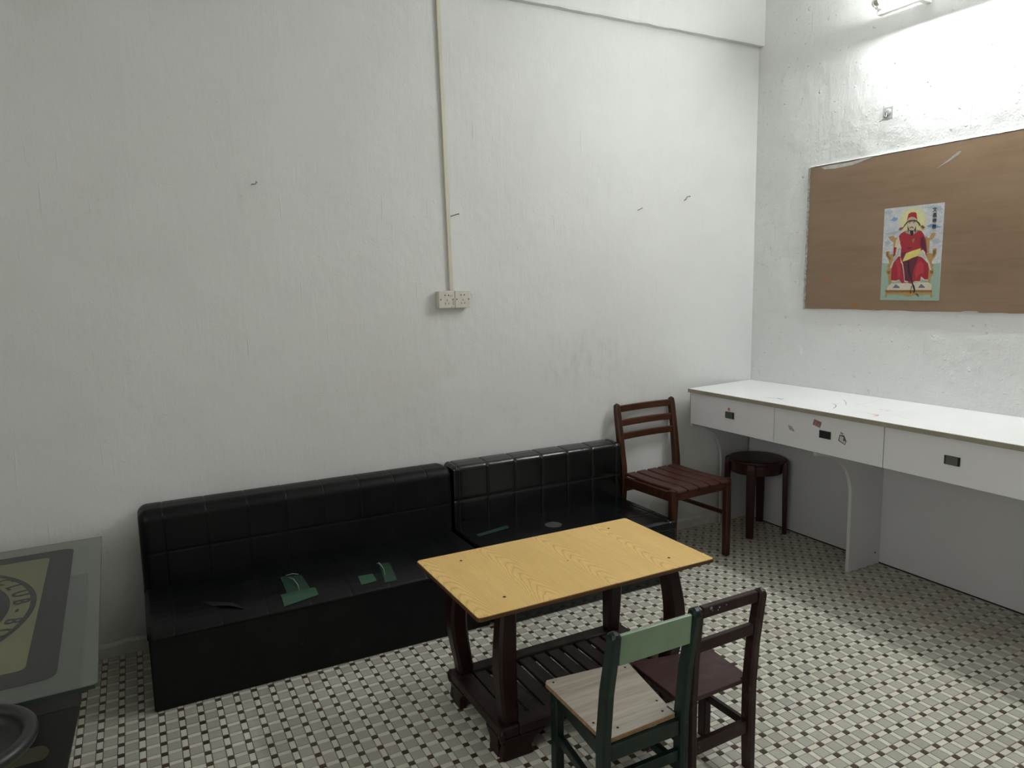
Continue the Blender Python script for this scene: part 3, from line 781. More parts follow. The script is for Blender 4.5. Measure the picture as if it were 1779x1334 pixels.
# ---------------------------------------------------------------- long white desk along the right wall
DK = thing('wall_desk', (-0.28, -1.7, 0), 0, 'long white melamine desk with drawers standing along the right wall', 'desk')
DY1 = -3.4
bm = bmesh.new(); add_prism(bm, [(-0.001, -0.001), (-0.553, -0.077), (-0.553, DY1), (-0.001, DY1)], 'z', 0.8185, 0.838)
dt = finish(bm, 'desktop', M_DESK, DK)
box('edge_band', -0.560, -0.5532, DY1, -0.078, 0.8185, 0.8378, M_DESKE, dt)
dw = [(-0.085, -0.675), (-0.679, -1.2545), (-1.2585, -1.83), (-1.834, -2.41), (-2.414, -2.99)]
draw = []
for i, (a, b) in enumerate(dw):
    d = tag(box('drawer', -0.545, -0.528, b, a, 0.642, 0.8155, M_DRAW, DK, bevel=0.0008))
    draw.append(d)
    bm = bmesh.new()
    bm.free()
    for q in ((b+0.012, b+0.022, 0.655, 0.80), (a-0.022, a-0.012, 0.655, 0.80)): box('drawer_side', -0.5275, -0.10, *q, M_DESKF, d)
    box('drawer_bottom', -0.5275, -0.10, b+0.0222, a-0.0222, 0.655, 0.662, M_DESKF, d)
    hy = [-0.3855, -0.9715, -1.542, -2.12, -2.70][i]
    h = box('handle', -0.5500, -0.5455, hy-0.030, hy+0.030, 0.715, 0.750, M_HANDLE_D, d, bevel=0.001)
    box('handle_plate', -0.5525, -0.5502, hy-0.0225, hy+0.0225, 0.7165, 0.7485, M_HANDLE_D if i == 1 else M_HANDLE, d, bevel=0.0006)
def side_panel(y0, y1):
    pr = [(-0.026, 0.0), (-0.26, 0.0), (-0.26, 0.37), (-0.264, 0.42), (-0.277, 0.468), (-0.300, 0.515), (-0.338, 0.555), (-0.39, 0.588), (-0.45, 0.608), (-0.52, 0.618), (-0.525, 0.640), (-0.525, 0.818), (-0.026, 0.818)]
    bm = bmesh.new(); add_prism(bm, pr, 'y', y0, y1); return finish(bm, 'side_panel', M_DESKF, DK, bevel=0.0008)
for y in (-0.910, -1.84, -2.75): side_panel(y, y+0.018)
end = side_panel(-0.0185, -0.0035)
for v in end.data.vertices:      # the end panel follows the slightly skewed wall
    v.co.y -= 0.062*max(0.0, (-(v.co.x-0.28) - 0.10)/0.44)
box('end_strip', -0.545, -0.527, -0.0838, -0.0812, 0.642, 0.818, M_DESKE, DK)
box('back_panel', -0.025, -0.010, DY1, -0.037, 0.006, 0.818, M_DESKF, DK)
bm = bmesh.new(); add_box(bm, -0.0262, -0.0105, DY1, -0.037, 0.0, 0.0058); finish(bm, 'base_strip', M_BLACK, DK)
bm = bmesh.new(); add_cyl(bm, (-0.062, -0.9105, 0.062), (-0.062, -0.9120, 0.062), 0.0045, n=10); finish(bm, 'screw_hole', M_BLACK, DK)
# worn pen marks on the desktop
POSTER=[('sage',[(0.0006,0.1797),(0.1273,0.1662),(0.2885,0.1678),(0.289,0.001),(-0.002,0)]),
('halo',[(0.0754,0.3565),(0.0762,0.3833),(0.0859,0.4042),(0.1034,0.4232),(0.1308,0.4314),(0.1494,0.4326),(0.173,0.4259),(0.1947,0.4102),(0.2096,0.3845),(0.2137,0.3597),(0.2139,0.3397),(0.2022,0.3187),(0.0902,0.3268)]),
('haloin',[(0.0911,0.3517),(0.0938,0.3874),(0.1084,0.4094),(0.1318,0.4195),(0.1524,0.4187),(0.1751,0.4081),(0.1929,0.3864),(0.1999,0.3615),(0.1991,0.3386),(0.1874,0.3206),(0.1059,0.3259)]),
('blue',[(0.0313,0.3809),(0.0459,0.389),(0.0479,0.3949),(0.0713,0.3872),(0.0645,0.3773),(0.0528,0.3722),(0.043,0.3771)]),
('blue',[(0.2119,0.3377),(0.2276,0.3448),(0.2345,0.3469),(0.2434,0.344),(0.2721,0.3332),(0.287,0.3293),(0.2663,0.3272),(0.2287,0.3319)]),
('mist',[(0.009,0.3212),(0.0325,0.3234),(0.0579,0.3285),(0.0794,0.3218),(0.057,0.3106),(0.013,0.3113)]),
('mist',[(0.1916,0.4251),(0.2133,0.4253),(0.2339,0.4285),(0.2733,0.4219),(0.2853,0.4041),(0.2607,0.4029),(0.232,0.4156)]),
('mist',[(0.001,0.4242),(0.0263,0.4284),(0.0458,0.4217),(0.0332,0.4087),(0.0059,0.4104)]),
('mist',[(0.0072,0.2785),(0.0267,0.2856),(0.0414,0.2717),(0.018,0.2596)]),
('mist',[(0.241,0.275),(0.2696,0.2802),(0.2846,0.2623),(0.257,0.2551)]),
('gold',[(0.0551,0.2748),(0.0404,0.2847),(0.0237,0.3034),(0.0374,0.3045),(0.0531,0.3076),(0.0619,0.2928),(0.0688,0.2978),(0.0815,0.2859),(0.0897,0.2221),(0.0563,0.2229)]),
('gold',[(0.2093,0.2958),(0.2281,0.2829),(0.2408,0.306),(0.2586,0.3051),(0.2557,0.2961),(0.2479,0.281),(0.2321,0.2749),(0.2316,0.2158),(0.2187,0.2168)]),
('gold',[(0.0181,0.2337),(0.0367,0.2348),(0.0377,0.2188),(0.0573,0.2189),(0.0603,0.1869),(0.0506,0.1699),(0.0547,0.1148),(0.0509,0.0756),(0.0411,0.0755),(0.0351,0.1157),(0.0242,0.1317),(0.0252,0.1438),(0.0369,0.1548),(0.0241,0.1608),(0.0378,0.1748),(0.0358,0.1878),(0.0191,0.2137)]),
('gold',[(0.2483,0.235),(0.2661,0.2361),(0.2673,0.212),(0.2595,0.1939),(0.2467,0.1787),(0.2498,0.1647),(0.2607,0.1617),(0.2509,0.1496),(0.259,0.1375),(0.2571,0.1193),(0.2464,0.1001),(0.2446,0.0739),(0.2377,0.0739),(0.2321,0.1495),(0.2188,0.2067),(0.2257,0.2158),(0.2484,0.2129)]),
('bronze',[(0.02,0.2277),(0.0288,0.2318),(0.0318,0.2138),(0.0446,0.2019),(0.0437,0.1899),(0.0299,0.2038),(0.021,0.2157)]),
('bronze',[(0.2493,0.2269),(0.2622,0.23),(0.2633,0.214),(0.2564,0.2029),(0.2476,0.1958),(0.2504,0.2089)]),
('bronze',[(0.0281,0.1357),(0.0468,0.1428),(0.0448,0.1268),(0.037,0.1237)]),
('bronze',[(0.2421,0.1385),(0.258,0.1325),(0.2551,0.1214),(0.2432,0.1233)]),
('cream',[(0.0362,0.0645),(0.0568,0.0796),(0.2386,0.082),(0.2546,0.0689),(0.2528,0.0476),(0.0313,0.0484)]),
('violet',[(0.0618,0.0575),(0.0775,0.0756),(0.0973,0.0636),(0.0973,0.0565)]),
('violet',[(0.1882,0.0576),(0.2039,0.0768),(0.2209,0.0627),(0.2229,0.0567)]),
('ochre',[(0.0245,0.0484),(0.2557,0.0476),(0.2568,0.0365),(0.0274,0.0353)]),
('bronze',[(0.0235,0.0433),(0.2568,0.0446),(0.2558,0.0405),(0.0264,0.0393)]),
('gold',[(0.0274,0.0353),(0.2568,0.0365),(0.261,0.0142),(0.2511,0.0132),(0.247,0.0274),(0.2191,0.0284),(0.1755,0.0243),(0.1449,0.0182),(0.1152,0.0242),(0.0737,0.0283),(0.0383,0.0262),(0.0334,0.0121),(0.0236,0.0131)]),
('crimson',[(0.0838,0.2061),(0.0614,0.1799),(0.0507,0.1468),(0.0518,0.0937),(0.0764,0.0897),(0.0951,0.0968),(0.108,0.0797),(0.1327,0.0828),(0.1584,0.0768),(0.1662,0.0869),(0.1999,0.0879),(0.1997,0.1091),(0.2167,0.095),(0.2355,0.0931),(0.2361,0.1425),(0.229,0.1686),(0.2001,0.1976),(0.1635,0.2085)]),
('crimsonlight',[(0.0711,0.187),(0.0888,0.1921),(0.0998,0.142),(0.0961,0.1028),(0.0862,0.1068),(0.0811,0.154)]),
('crimsonlight',[(0.1786,0.1664),(0.1953,0.1825),(0.2112,0.1655),(0.2125,0.1243),(0.1898,0.1202),(0.1771,0.098),(0.17,0.1251)]),
('plum',[(0.1056,0.1801),(0.1488,0.1934),(0.1833,0.2055),(0.1775,0.1835),(0.1639,0.1513),(0.1582,0.113),(0.1623,0.0828),(0.1395,0.0908),(0.1218,0.0908),(0.1166,0.133)]),
('cream',[(0.0927,0.2071),(0.1006,0.1861),(0.1086,0.1721),(0.1166,0.133),(0.1218,0.0928),(0.1386,0.0878),(0.1396,0.0838),(0.1208,0.0848),(0.1137,0.13),(0.1046,0.1701),(0.0977,0.1761)]),
('cream',[(0.0548,0.0947),(0.0764,0.0917),(0.0951,0.0978),(0.0951,0.0938),(0.0765,0.0867),(0.0538,0.0896)]),
('cream',[(0.1702,0.0889),(0.1979,0.0879),(0.2017,0.1101),(0.2186,0.096),(0.2355,0.0961),(0.2365,0.089),(0.2147,0.092),(0.2048,0.099),(0.1999,0.0819),(0.1702,0.0849)]),
('crimson',[(0.0805,0.3019),(0.0893,0.3139),(0.1098,0.324),(0.1245,0.3281),(0.1726,0.3245),(0.1894,0.3186),(0.2013,0.3037),(0.2143,0.2768),(0.2237,0.2158),(0.0897,0.2221),(0.0954,0.2501),(0.0885,0.269)]),
('crimson',[(0.0935,0.2511),(0.2195,0.2448),(0.2186,0.2288),(0.2228,0.2057),(0.1931,0.2076),(0.1909,0.2397),(0.1231,0.2233),(0.1056,0.1841),(0.0956,0.2051)]),
('plum',[(0.1887,0.2847),(0.2004,0.2947),(0.2135,0.2588),(0.2217,0.2178),(0.2008,0.2327),(0.1889,0.2517)]),
('plum',[(0.0995,0.2201),(0.123,0.2293),(0.1162,0.2142),(0.1045,0.1972),(0.0966,0.2051)]),
('plum',[(0.1191,0.2373),(0.1318,0.2473),(0.1485,0.2444),(0.1446,0.2394),(0.1299,0.2403)]),
('cream',[(0.0678,0.2848),(0.0805,0.2969),(0.0885,0.269),(0.0954,0.2501),(0.0946,0.2211),(0.0641,0.223),(0.0621,0.2489)]),
('skin',[(0.0717,0.2918),(0.0855,0.284),(0.0894,0.273),(0.0826,0.264),(0.0708,0.2699)]),
('cream',[(0.0611,0.2509),(0.0964,0.2491),(0.0917,0.2151),(0.0701,0.195),(0.0594,0.1779),(0.0497,0.1509),(0.0438,0.1548),(0.0525,0.1819),(0.0671,0.208)]),
('crimson',[(0.0582,0.2509),(0.0729,0.251),(0.0671,0.212),(0.0573,0.2049)]),
('mist',[(0.0817,0.246),(0.0935,0.2461),(0.0838,0.2151),(0.0604,0.1839),(0.0564,0.1879),(0.073,0.214)]),
('cream',[(0.19,0.2276),(0.2028,0.2327),(0.2118,0.2237),(0.2209,0.1987),(0.2379,0.1696),(0.2481,0.1385),(0.2401,0.1384),(0.231,0.1686),(0.214,0.1896),(0.1942,0.2016)]),
('mist',[(0.194,0.2236),(0.2059,0.2197),(0.2199,0.1917),(0.214,0.1916),(0.1991,0.2056)]),
('skin',[(0.1832,0.2176),(0.194,0.2297),(0.2079,0.2197),(0.2069,0.2087),(0.1911,0.2076)]),
('yellow',[(0.1056,0.1821),(0.1211,0.2193),(0.1467,0.2284),(0.1909,0.2397),(0.192,0.2276),(0.1832,0.2176),(0.1833,0.2066),(0.1527,0.1974),(0.1301,0.1873)]),
('mistgrey',[(0.1078,0.322),(0.1245,0.3281),(0.1726,0.3245),(0.1766,0.3195),(0.156,0.3064),(0.1354,0.3062),(0.1177,0.3121)]),
('ink',[(0.1205,0.3499),(0.1243,0.3639),(0.1596,0.3612),(0.1637,0.3354),(0.1619,0.3164),(0.1265,0.3171),(0.1215,0.335)]),
('skin',[(0.1194,0.3708),(0.1645,0.3682),(0.1646,0.3503),(0.1598,0.3343),(0.153,0.3253),(0.1412,0.3232),(0.1304,0.3291),(0.1224,0.346)]),
('ink',[(0.1333,0.3232),(0.1412,0.3262),(0.153,0.3213),(0.1531,0.3084),(0.1453,0.2983),(0.1364,0.3092)]),
('cream',[(0.1284,0.3261),(0.1333,0.3232),(0.1354,0.3072),(0.1304,0.3172)]),
('cream',[(0.152,0.3203),(0.1559,0.3263),(0.156,0.3134),(0.1531,0.3064)]),
('ink',[(0.1303,0.3361),(0.1362,0.3411),(0.146,0.3412),(0.1519,0.3353),(0.151,0.3323),(0.1441,0.3372),(0.1372,0.3371),(0.1323,0.3331)]),
('crimson',[(0.1382,0.3332),(0.1451,0.3322),(0.1421,0.3302)]),
('ink',[(0.1263,0.3599),(0.1371,0.357),(0.1322,0.356)]),
('ink',[(0.1469,0.3561),(0.1567,0.3562),(0.1528,0.3542)]),
('ink',[(0.1263,0.3639),(0.1351,0.364),(0.1371,0.362),(0.1282,0.3619)]),
('ink',[(0.1459,0.3611),(0.1586,0.3632),(0.1577,0.3602),(0.1479,0.3591)]),
('rosebrown',[(0.0765,0.3307),(0.0833,0.3417),(0.0989,0.3428),(0.1009,0.3388),(0.0902,0.3298)]),
('rosebrown',[(0.1853,0.3415),(0.1951,0.3446),(0.2051,0.3347),(0.2031,0.3297),(0.1923,0.3306)]),
('ink',[(0.097,0.3388),(0.1077,0.3558),(0.1184,0.3678),(0.1645,0.3662),(0.1764,0.3594),(0.1853,0.3445),(0.1814,0.3415),(0.1705,0.3563),(0.1606,0.3642),(0.1243,0.3649),(0.1116,0.3538),(0.1028,0.3418)]),
('crimson',[(0.1174,0.3708),(0.1203,0.3887),(0.1231,0.4006),(0.1339,0.4077),(0.1545,0.4069),(0.1623,0.401),(0.1644,0.3851),(0.1684,0.3672),(0.1439,0.373),(0.1252,0.3708)]),
('peach',[(0.1194,0.3708),(0.1242,0.3828),(0.1369,0.3868),(0.1526,0.384),(0.1645,0.3742),(0.1665,0.3672),(0.1439,0.373),(0.1252,0.3708)]),
('sage',[(0.138,0.3769),(0.1399,0.3839),(0.1428,0.3859),(0.1477,0.383),(0.1497,0.376)]),
('ink',[(0.1194,0.3688),(0.1311,0.3729),(0.1547,0.3721),(0.1685,0.3662),(0.1665,0.3642),(0.1439,0.369),(0.1253,0.3679)]),
('ink',[(0.1321,0.1853),(0.1371,0.1843),(0.1422,0.1401),(0.1573,0.0979),(0.1643,0.0788),(0.1733,0.0637),(0.1774,0.0475),(0.1735,0.0364),(0.1676,0.0344),(0.1704,0.0475),(0.1614,0.0677),(0.1563,0.0909),(0.1373,0.1331)]),
('ink',[(0.1575,0.0677),(0.1605,0.0637),(0.1546,0.0475),(0.1577,0.0344),(0.1517,0.0303),(0.1526,0.0475)]),
('ink',[(0.1696,0.0324),(0.1874,0.0304),(0.1954,0.0263),(0.1884,0.0243),(0.1984,0.0182),(0.1944,0.0172),(0.1865,0.0223),(0.1854,0.0273)]),
('ochre',[(0.1463,0.2824),(0.1601,0.2885),(0.1602,0.2725),(0.1514,0.2654)])]
POSTER_CHARS=[('文', (0.2488, 0.4078)), ('昌', (0.25, 0.3829)), ('帝', (0.2502, 0.359)), ('君', (0.2494, 0.332))]
SCRIBBLES=[('bluepen', 0.004, [(-0.443, -0.52), (-0.441, -0.556), (-0.428, -0.588), (-0.419, -0.602), (-0.411, -0.625)]), ('bluepen', 0.006, [(-0.423, -0.584), (-0.438, -0.618), (-0.419, -0.617)]), ('blackpen', 0.003, [(-0.334, -0.833), (-0.356, -0.869), (-0.386, -0.898), (-0.431, -0.925), (-0.456, -0.934)]), ('blackpen', 0.002, [(-0.204, -0.798), (-0.256, -0.851), (-0.326, -0.906)]), ('greypen', 0.002, [(-0.324, -0.77), (-0.306, -0.789)]), ('greypen', 0.0015, [(-0.28, -0.903), (-0.267, -0.93), (-0.182, -0.919), (-0.084, -0.906)]), ('greypen', 0.002, [(-0.479, -1.052), (-0.445, -1.057), (-0.428, -1.078), (-0.421, -1.106)]), ('redpen', 0.004, [(-0.431, -1.09), (-0.428, -1.116), (-0.431, -1.147), (-0.469, -1.159), (-0.469, -1.145)]), ('redpen', 0.006, [(-0.438, -1.123), (-0.44, -1.15), (-0.466, -1.152)]), ('blackpen', 0.003, [(-0.307, -1.062), (-0.292, -1.076)]), ('blackpen', 0.003, [(-0.315, -1.097), (-0.287, -1.106)]), ('greypen', 0.0015, [(-0.38, -1.147), (-0.368, -1.184), (-0.403, -1.243), (-0.414, -1.302), (-0.396, -1.365)]), ('greypen', 0.003, [(-0.302, -1.162), (-0.298, -1.173)]), ('greypen', 0.003, [(-0.295, -1.19), (-0.29, -1.199)]), ('greypen', 0.002, [(-0.348, -0.823), (-0.335, -0.839), (-0.317, -0.879)]), ('bluepen', 0.002, [(-0.263, -0.909), (-0.261, -0.923)])]
STICKERS={'red': [(-0.909, 0.795), (-0.95, 0.786), (-0.943, 0.758), (-0.902, 0.768)], 'pale': [(-0.762, 0.744), (-0.785, 0.74), (-0.797, 0.727), (-0.801, 0.716), (-0.769, 0.723)], 'outl': [(-1.045, 0.746), (-1.069, 0.746), (-1.081, 0.722), (-1.074, 0.704), (-1.04, 0.718)], 'out_in': [(-1.049, 0.741), (-1.066, 0.738), (-1.064, 0.712), (-1.045, 0.721)]}
DOT=[-0.377, 0.763]
BOARD_MARK=[[-1.073, 1.912], [-1.124, 1.942], [-1.173, 1.974], [-1.183, 1.97], [-1.174, 1.959], [-1.132, 1.936]]
BOARD_WHITE=[[-0.459, 2.009], [-0.505, 2.013], [-0.591, 2.009], [-0.704, 2.015], [-0.773, 2.018], [-0.705, 2.005], [-0.641, 1.993], [-0.541, 1.991], [-0.478, 1.997]]
BOARD_SPLASH={'orange': [[-0.487, 1.442], [-0.503, 1.426], [-0.522, 1.442], [-0.533, 1.422], [-0.516, 1.409], [-0.492, 1.419]], 'pink': [[-0.429, 1.299], [-0.461, 1.316], [-0.494, 1.303], [-0.478, 1.287], [-0.438, 1.288]], 'ochre': [[-0.662, 1.289], [-0.683, 1.312], [-0.719, 1.299], [-0.699, 1.283]], 'white': [[-1.223, 1.272], [-1.239, 1.277], [-1.293, 1.278], [-1.303, 1.273], [-1.261, 1.27]], 'white2': [[-0.794, 1.271], [-0.805, 1.275], [-0.806, 1.268], [-0.8, 1.266]]}

PEN = {'bluepen': (0.26, 0.27, 0.40), 'blackpen': (0.20, 0.17, 0.20), 'greypen': (0.60, 0.58, 0.56), 'redpen': (0.68, 0.36, 0.33)}
for k, (c, w, pts) in enumerate(SCRIBBLES):
    P = [Vector(p) for p in pts]
    dense = []
    for i in range(len(P)-1):
        p0, p1, p2, p3 = P[max(i-1, 0)], P[i], P[i+1], P[min(i+2, len(P)-1)]
        for s in range(4):
            t = s/4; dense.append(0.5*((2*p1) + (p2-p0)*t + (2*p0-5*p1+4*p2-p3)*t*t + (3*p1-p0-3*p2+p3)*t**3))
    dense.append(P[-1])
    L, R = ribbon(dense, w*1.3)
    bm = bmesh.new(); z = 0.83815 + 0.00003*(k % 4)
    vl = [bm.verts.new((p.x, p.y, z)) for p in L]; vr = [bm.verts.new((p.x, p.y, z)) for p in R]
    for i in range(len(L)-1): bm.faces.new((vl[i], vr[i], vr[i+1], vl[i+1]))
    finish(bm, 'pen_mark', flat('ink_'+c, PEN[c], 0.5), dt)
# stickers on the drawer fronts
def plate_x(name, pts, x, mat, parent, th=0.0004):
    bm = bmesh.new(); add_prism(bm, pts, 'x', x, x-th); return finish(bm, name, mat, parent)
bm = bmesh.new(); add_cyl(bm, (-0.5452, DOT[0], DOT[1]), (-0.5458, DOT[0], DOT[1]), 0.0085, n=18); tag(finish(bm, 'sticker', flat('orange_sticker', (0.42, 0.13, 0.06)), draw[0]), 'round orange sticker')
bm = bmesh.new(); add_cyl(bm, (-0.5459, DOT[0], DOT[1]), (-0.5461, DOT[0], DOT[1]), 0.004, n=12); finish(bm, 'sticker_print', flat('peach_print', (0.55, 0.28, 0.16)), draw[0])
tag(plate_x('sticker', STICKERS['red'], -0.5452, flat('faded_red_sticker', (0.30, 0.135, 0.125)), draw[1]), 'faded red sticker')
bm = bmesh.new()
for k, (y, z) in enumerate([(-0.915, 0.782), (-0.93, 0.776), (-0.922, 0.769), (-0.938, 0.768), (-0.912, 0.773)]): add_prism(bm, [(y, z), (y-0.007, z-0.002), (y-0.005, z-0.006), (y+0.001, z-0.005)], 'x', -0.5457, -0.5459)
finish(bm, 'sticker_print', flat('pink_print', (0.42, 0.28, 0.26)), draw[1])['kind'] = 'stuff'
tag(plate_x('sticker', STICKERS['pale'], -0.5452, flat('torn_pale_sticker', (0.44, 0.40, 0.34)), draw[1]), 'torn pale sticker')
bm = bmesh.new()
for y, z in ((-0.768, 0.740), (-0.778, 0.733), (-0.788, 0.727), (-0.794, 0.722), (-0.775, 0.726)): add_prism(bm, [(y, z), (y-0.006, z-0.002), (y-0.005, z-0.0045), (y, z-0.003)], 'x', -0.5457, -0.5459)
finish(bm, 'sticker_print', flat('brown_print', (0.22, 0.15, 0.11)), draw[1])['kind'] = 'stuff'
tag(plate_x('sticker', STICKERS['outl'], -0.5452, flat('dark_outline_print', (0.10, 0.09, 0.09)), draw[1]), 'white sticker with dark outline')
plate_x('sticker_print', STICKERS['out_in'], -0.5457, flat('white_print', (0.56, 0.56, 0.55)), draw[1], 0.0002)
plate_x('sticker_print', [(-1.067, 0.722), (-1.078, 0.722), (-1.074, 0.708), (-1.065, 0.711)], -0.5457, flat('white_print', (0.56, 0.56, 0.55)), draw[1], 0.0002)
plate_x('sticker_print', [(-1.048, 0.757), (-1.056, 0.759), (-1.058, 0.754), (-1.066, 0.756), (-1.064, 0.750), (-1.052, 0.751)], -0.5457, flat('brown_print', (0.22, 0.15, 0.11)), draw[1], 0.0002)

# ---------------------------------------------------------------- plywood board and poster on the right wall
def board_mat():
    m, nt, N, L, b = new_mat('brown_plywood')
    P = coord(nt, 'World'); s = sep(nt, P); v = comb(nt, s[1], s[2], 0.0)
    g = noise(nt, mapping(nt, v, (3, 34, 1)), 1.0, 5, 0.65, 0.5)
    q = noise(nt, mapping(nt, v, (1.6, 4, 1), rot=(0, 0, 0.25)), 1.0, 4, 0.6, 0.8)
    col = ramp(nt, mth(nt, 'ADD', mth(nt, 'MULTIPLY', g, 0.45), mth(nt, 'MULTIPLY', q, 0.55)), [(0.30, (0.185, 0.122, 0.074)), (0.5, (0.228, 0.153, 0.095)), (0.70, (0.262, 0.180, 0.115))])
    sc = ramp(nt, noise(nt, mapping(nt, v, (16, 60, 1), rot=(0, 0, 0.5)), 1.0, 4, 0.75, 1.4), [(0.69, 0), (0.73, 1)])
    col = mix(nt, mth(nt, 'MULTIPLY', sc, 0.25), col, (0.30, 0.26, 0.22))
    dk = ramp(nt, noise(nt, mapping(nt, v, (20, 60, 1), loc=(5, 3, 0)), 1.0, 3, 0.7, 0.8), [(0.70, 0), (0.75, 1)])
    col = mix(nt, mth(nt, 'MULTIPLY', dk, 0.4), col, (0.07, 0.045, 0.03))
    L.new(col, b.inputs['Base Color']); b.inputs['Roughness'].default_value = 0.5; b.inputs['Specular IOR Level'].default_value = 0.35
    bump(nt, b, g, 0.12, 0.002); return m
BD = thing('plywood_board', (-0.006, -1.45, 1.272), 0, 'large bare brown plywood board fixed on the right wall above the desk', 'board')
BYL, BYR, BZ0, BZ1 = -0.386, -2.55, 1.272, 2.013
pts = []
for i in range(41): z = BZ0 + (BZ1-BZ0)*i/40; pts.append((BYL + random.uniform(-0.0025, 0.0025) - 0.004*(i/40 < 0.02) + 0.006*(i/40-1)*-1, z))
for i in range(1, 60): pts.append((BYL + (BYR-BYL)*i/60, BZ1 + random.uniform(-0.0022, 0.0022) + 0.002))
pts += [(BYR, BZ1), (BYR, BZ0)]
for i in range(59, 0, -1): pts.append((BYL + (BYR-BYL)*i/60, BZ0 + random.uniform(-0.0018, 0.0018)))
bm = bmesh.new(); add_prism(bm, pts, 'x', -0.0005, -0.0105)
sheet = finish(bm, 'sheet', board_mat(), BD)
# ragged white wall paint lapping over the board's left and top edges
bm = bmesh.new()
out, inn = [], []
for i in range(70):
    z = BZ0-0.003 + (BZ1-BZ0+0.004)*i/69; out.append((BYL+0.0085-0.006*i/69*0+0.006*(1-i/69)*0.5, z)); inn.append((BYL + 0.004*(1-i/69) - 0.004 + random.uniform(-0.005, 0.004), z))
vo = [bm.verts.new((-0.011, *p)) for p in out]; vi = [bm.verts.new((-0.0114, *p)) for p in inn]; vw = [bm.verts.new((-0.0003, p[0]+0.002, p[1])) for p in out]
for i in range(69): bm.faces.new((vo[i], vo[i+1], vi[i+1], vi[i])); bm.faces.new((vw[i], vw[i+1], vo[i+1], vo[i]))
M_LAP = simple('grey_white_paint_lap', (0.36, 0.355, 0.34), 0.7, 0.5, 90, 0.5, 200)
tag(finish(bm, 'paint_edge', M_LAP, BD), 'ragged whitish paint along the edge')
bm = bmesh.new(); secs = []
for i in range(121):
    y = BYL + (BYR-BYL)*i/120; j = random.uniform(-0.0015, 0.0025)
    secs.append([(-0.0004, y, BZ1+0.0050), (-0.0118, y, BZ1+0.0052+j*0.3), (-0.0108, y, BZ1+0.0082+j*0.6), (-0.0004, y, BZ1+0.0110+j)])
add_loft(bm, secs)
tag(finish(bm, 'paint_ridge', MW_RIGHT, BD), 'white wall paint built up along the top edge')
M_WP = simple('white_paint_smear', (0.42, 0.41, 0.39), 0.6, 0.15, 50)
for nm, p, m in (('paint_smear', BOARD_WHITE, M_WP), ('paint_smear', BOARD_MARK, simple('thin_white_stroke', (0.34, 0.31, 0.28), 0.6, 0.2, 60)),
                 ('paint_splash', BOARD_SPLASH['orange'], flat('orange_splash', (0.27, 0.125, 0.055))), ('paint_splash', BOARD_SPLASH['pink'], flat('pink_splash', (0.24, 0.125, 0.11))),
                 ('paint_splash', BOARD_SPLASH['ochre'], flat('ochre_splash', (0.24, 0.13, 0.045))), ('paint_smear', BOARD_SPLASH['white'], M_WP), ('paint_smear', BOARD_SPLASH['white2'], M_WP)):
    plate_x(nm, p, -0.0106, m, BD, 0.0004)

PO = thing('poster', (-0.0115, -0.8325, 1.3225), 0, 'colour poster of a seated bearded figure in red robes, stuck on the brown board', 'poster')
PCOL = {'sage': (0.27, 0.37, 0.30), 'halo': (0.52, 0.52, 0.36), 'haloin': (0.58, 0.55, 0.28), 'blue': (0.16, 0.28, 0.44), 'mist': (0.33, 0.38, 0.43), 'gold': (0.38, 0.235, 0.085), 'bronze': (0.20, 0.115, 0.04),
        'cream': (0.56, 0.50, 0.38), 'violet': (0.15, 0.13, 0.24), 'ochre': (0.28, 0.145, 0.05), 'crimson': (0.30, 0.016, 0.030), 'crimsonlight': (0.40, 0.030, 0.045), 'plum': (0.10, 0.015, 0.035),
        'skin': (0.52, 0.43, 0.32), 'yellow': (0.60, 0.53, 0.14), 'mistgrey': (0.26, 0.22, 0.18), 'ink': (0.014, 0.014, 0.016), 'rosebrown': (0.22, 0.06, 0.06), 'peach': (0.55, 0.33, 0.21)}
m, nt, N, L, b = new_mat('poster_paper'); c = coord(nt, 'World')
f = noise(nt, mapping(nt, c, (1, 1, 1.8)), 42, 5, 0.7, 1.5)
L.new(ramp(nt, f, [(0.33, (0.30, 0.37, 0.45)), (0.5, (0.47, 0.48, 0.50)), (0.66, (0.58, 0.57, 0.56))]), b.inputs['Base Color']); b.inputs['Roughness'].default_value = 0.35
box('printed_paper', -0.0112, -0.01085, -1.124, -0.8325, 1.3220, 1.7595, m, PO)
def PP(p): return (-0.8325 - p[0]*1.003, 1.3225 + p[1])
pm = []; bm = bmesh.new()
names = list(PCOL)
for k, (c, pts) in enumerate(POSTER):
    q = [PP(p) for p in pts]
    q = [(min(-0.833, max(-1.1235, y)), min(1.759, max(1.3225, z))) for y, z in q]
    x = -0.01125 - 0.00002*k
    vs = [bm.verts.new((x, y, z)) for y, z in q]
    r = bmesh.ops.triangle_fill(bm, use_beauty=True, use_dissolve=False, edges=[bm.edges.new((vs[i], vs[(i+1) % len(vs)])) for i in range(len(vs))])
    for g in r['geom']:
        if isinstance(g, bmesh.types.BMFace): g.material_index = names.index(c)
bmesh.ops.recalc_face_normals(bm, faces=bm.faces)
for fc in bm.faces:
    if fc.normal.x > 0: fc.normal_flip()
me = bpy.data.meshes.new('printed_figure'); bm.to_mesh(me); bm.free()
for c in names: me.materials.append(flat('poster_'+c, PCOL[c], 0.35))
link('printed_figure', me, PO)

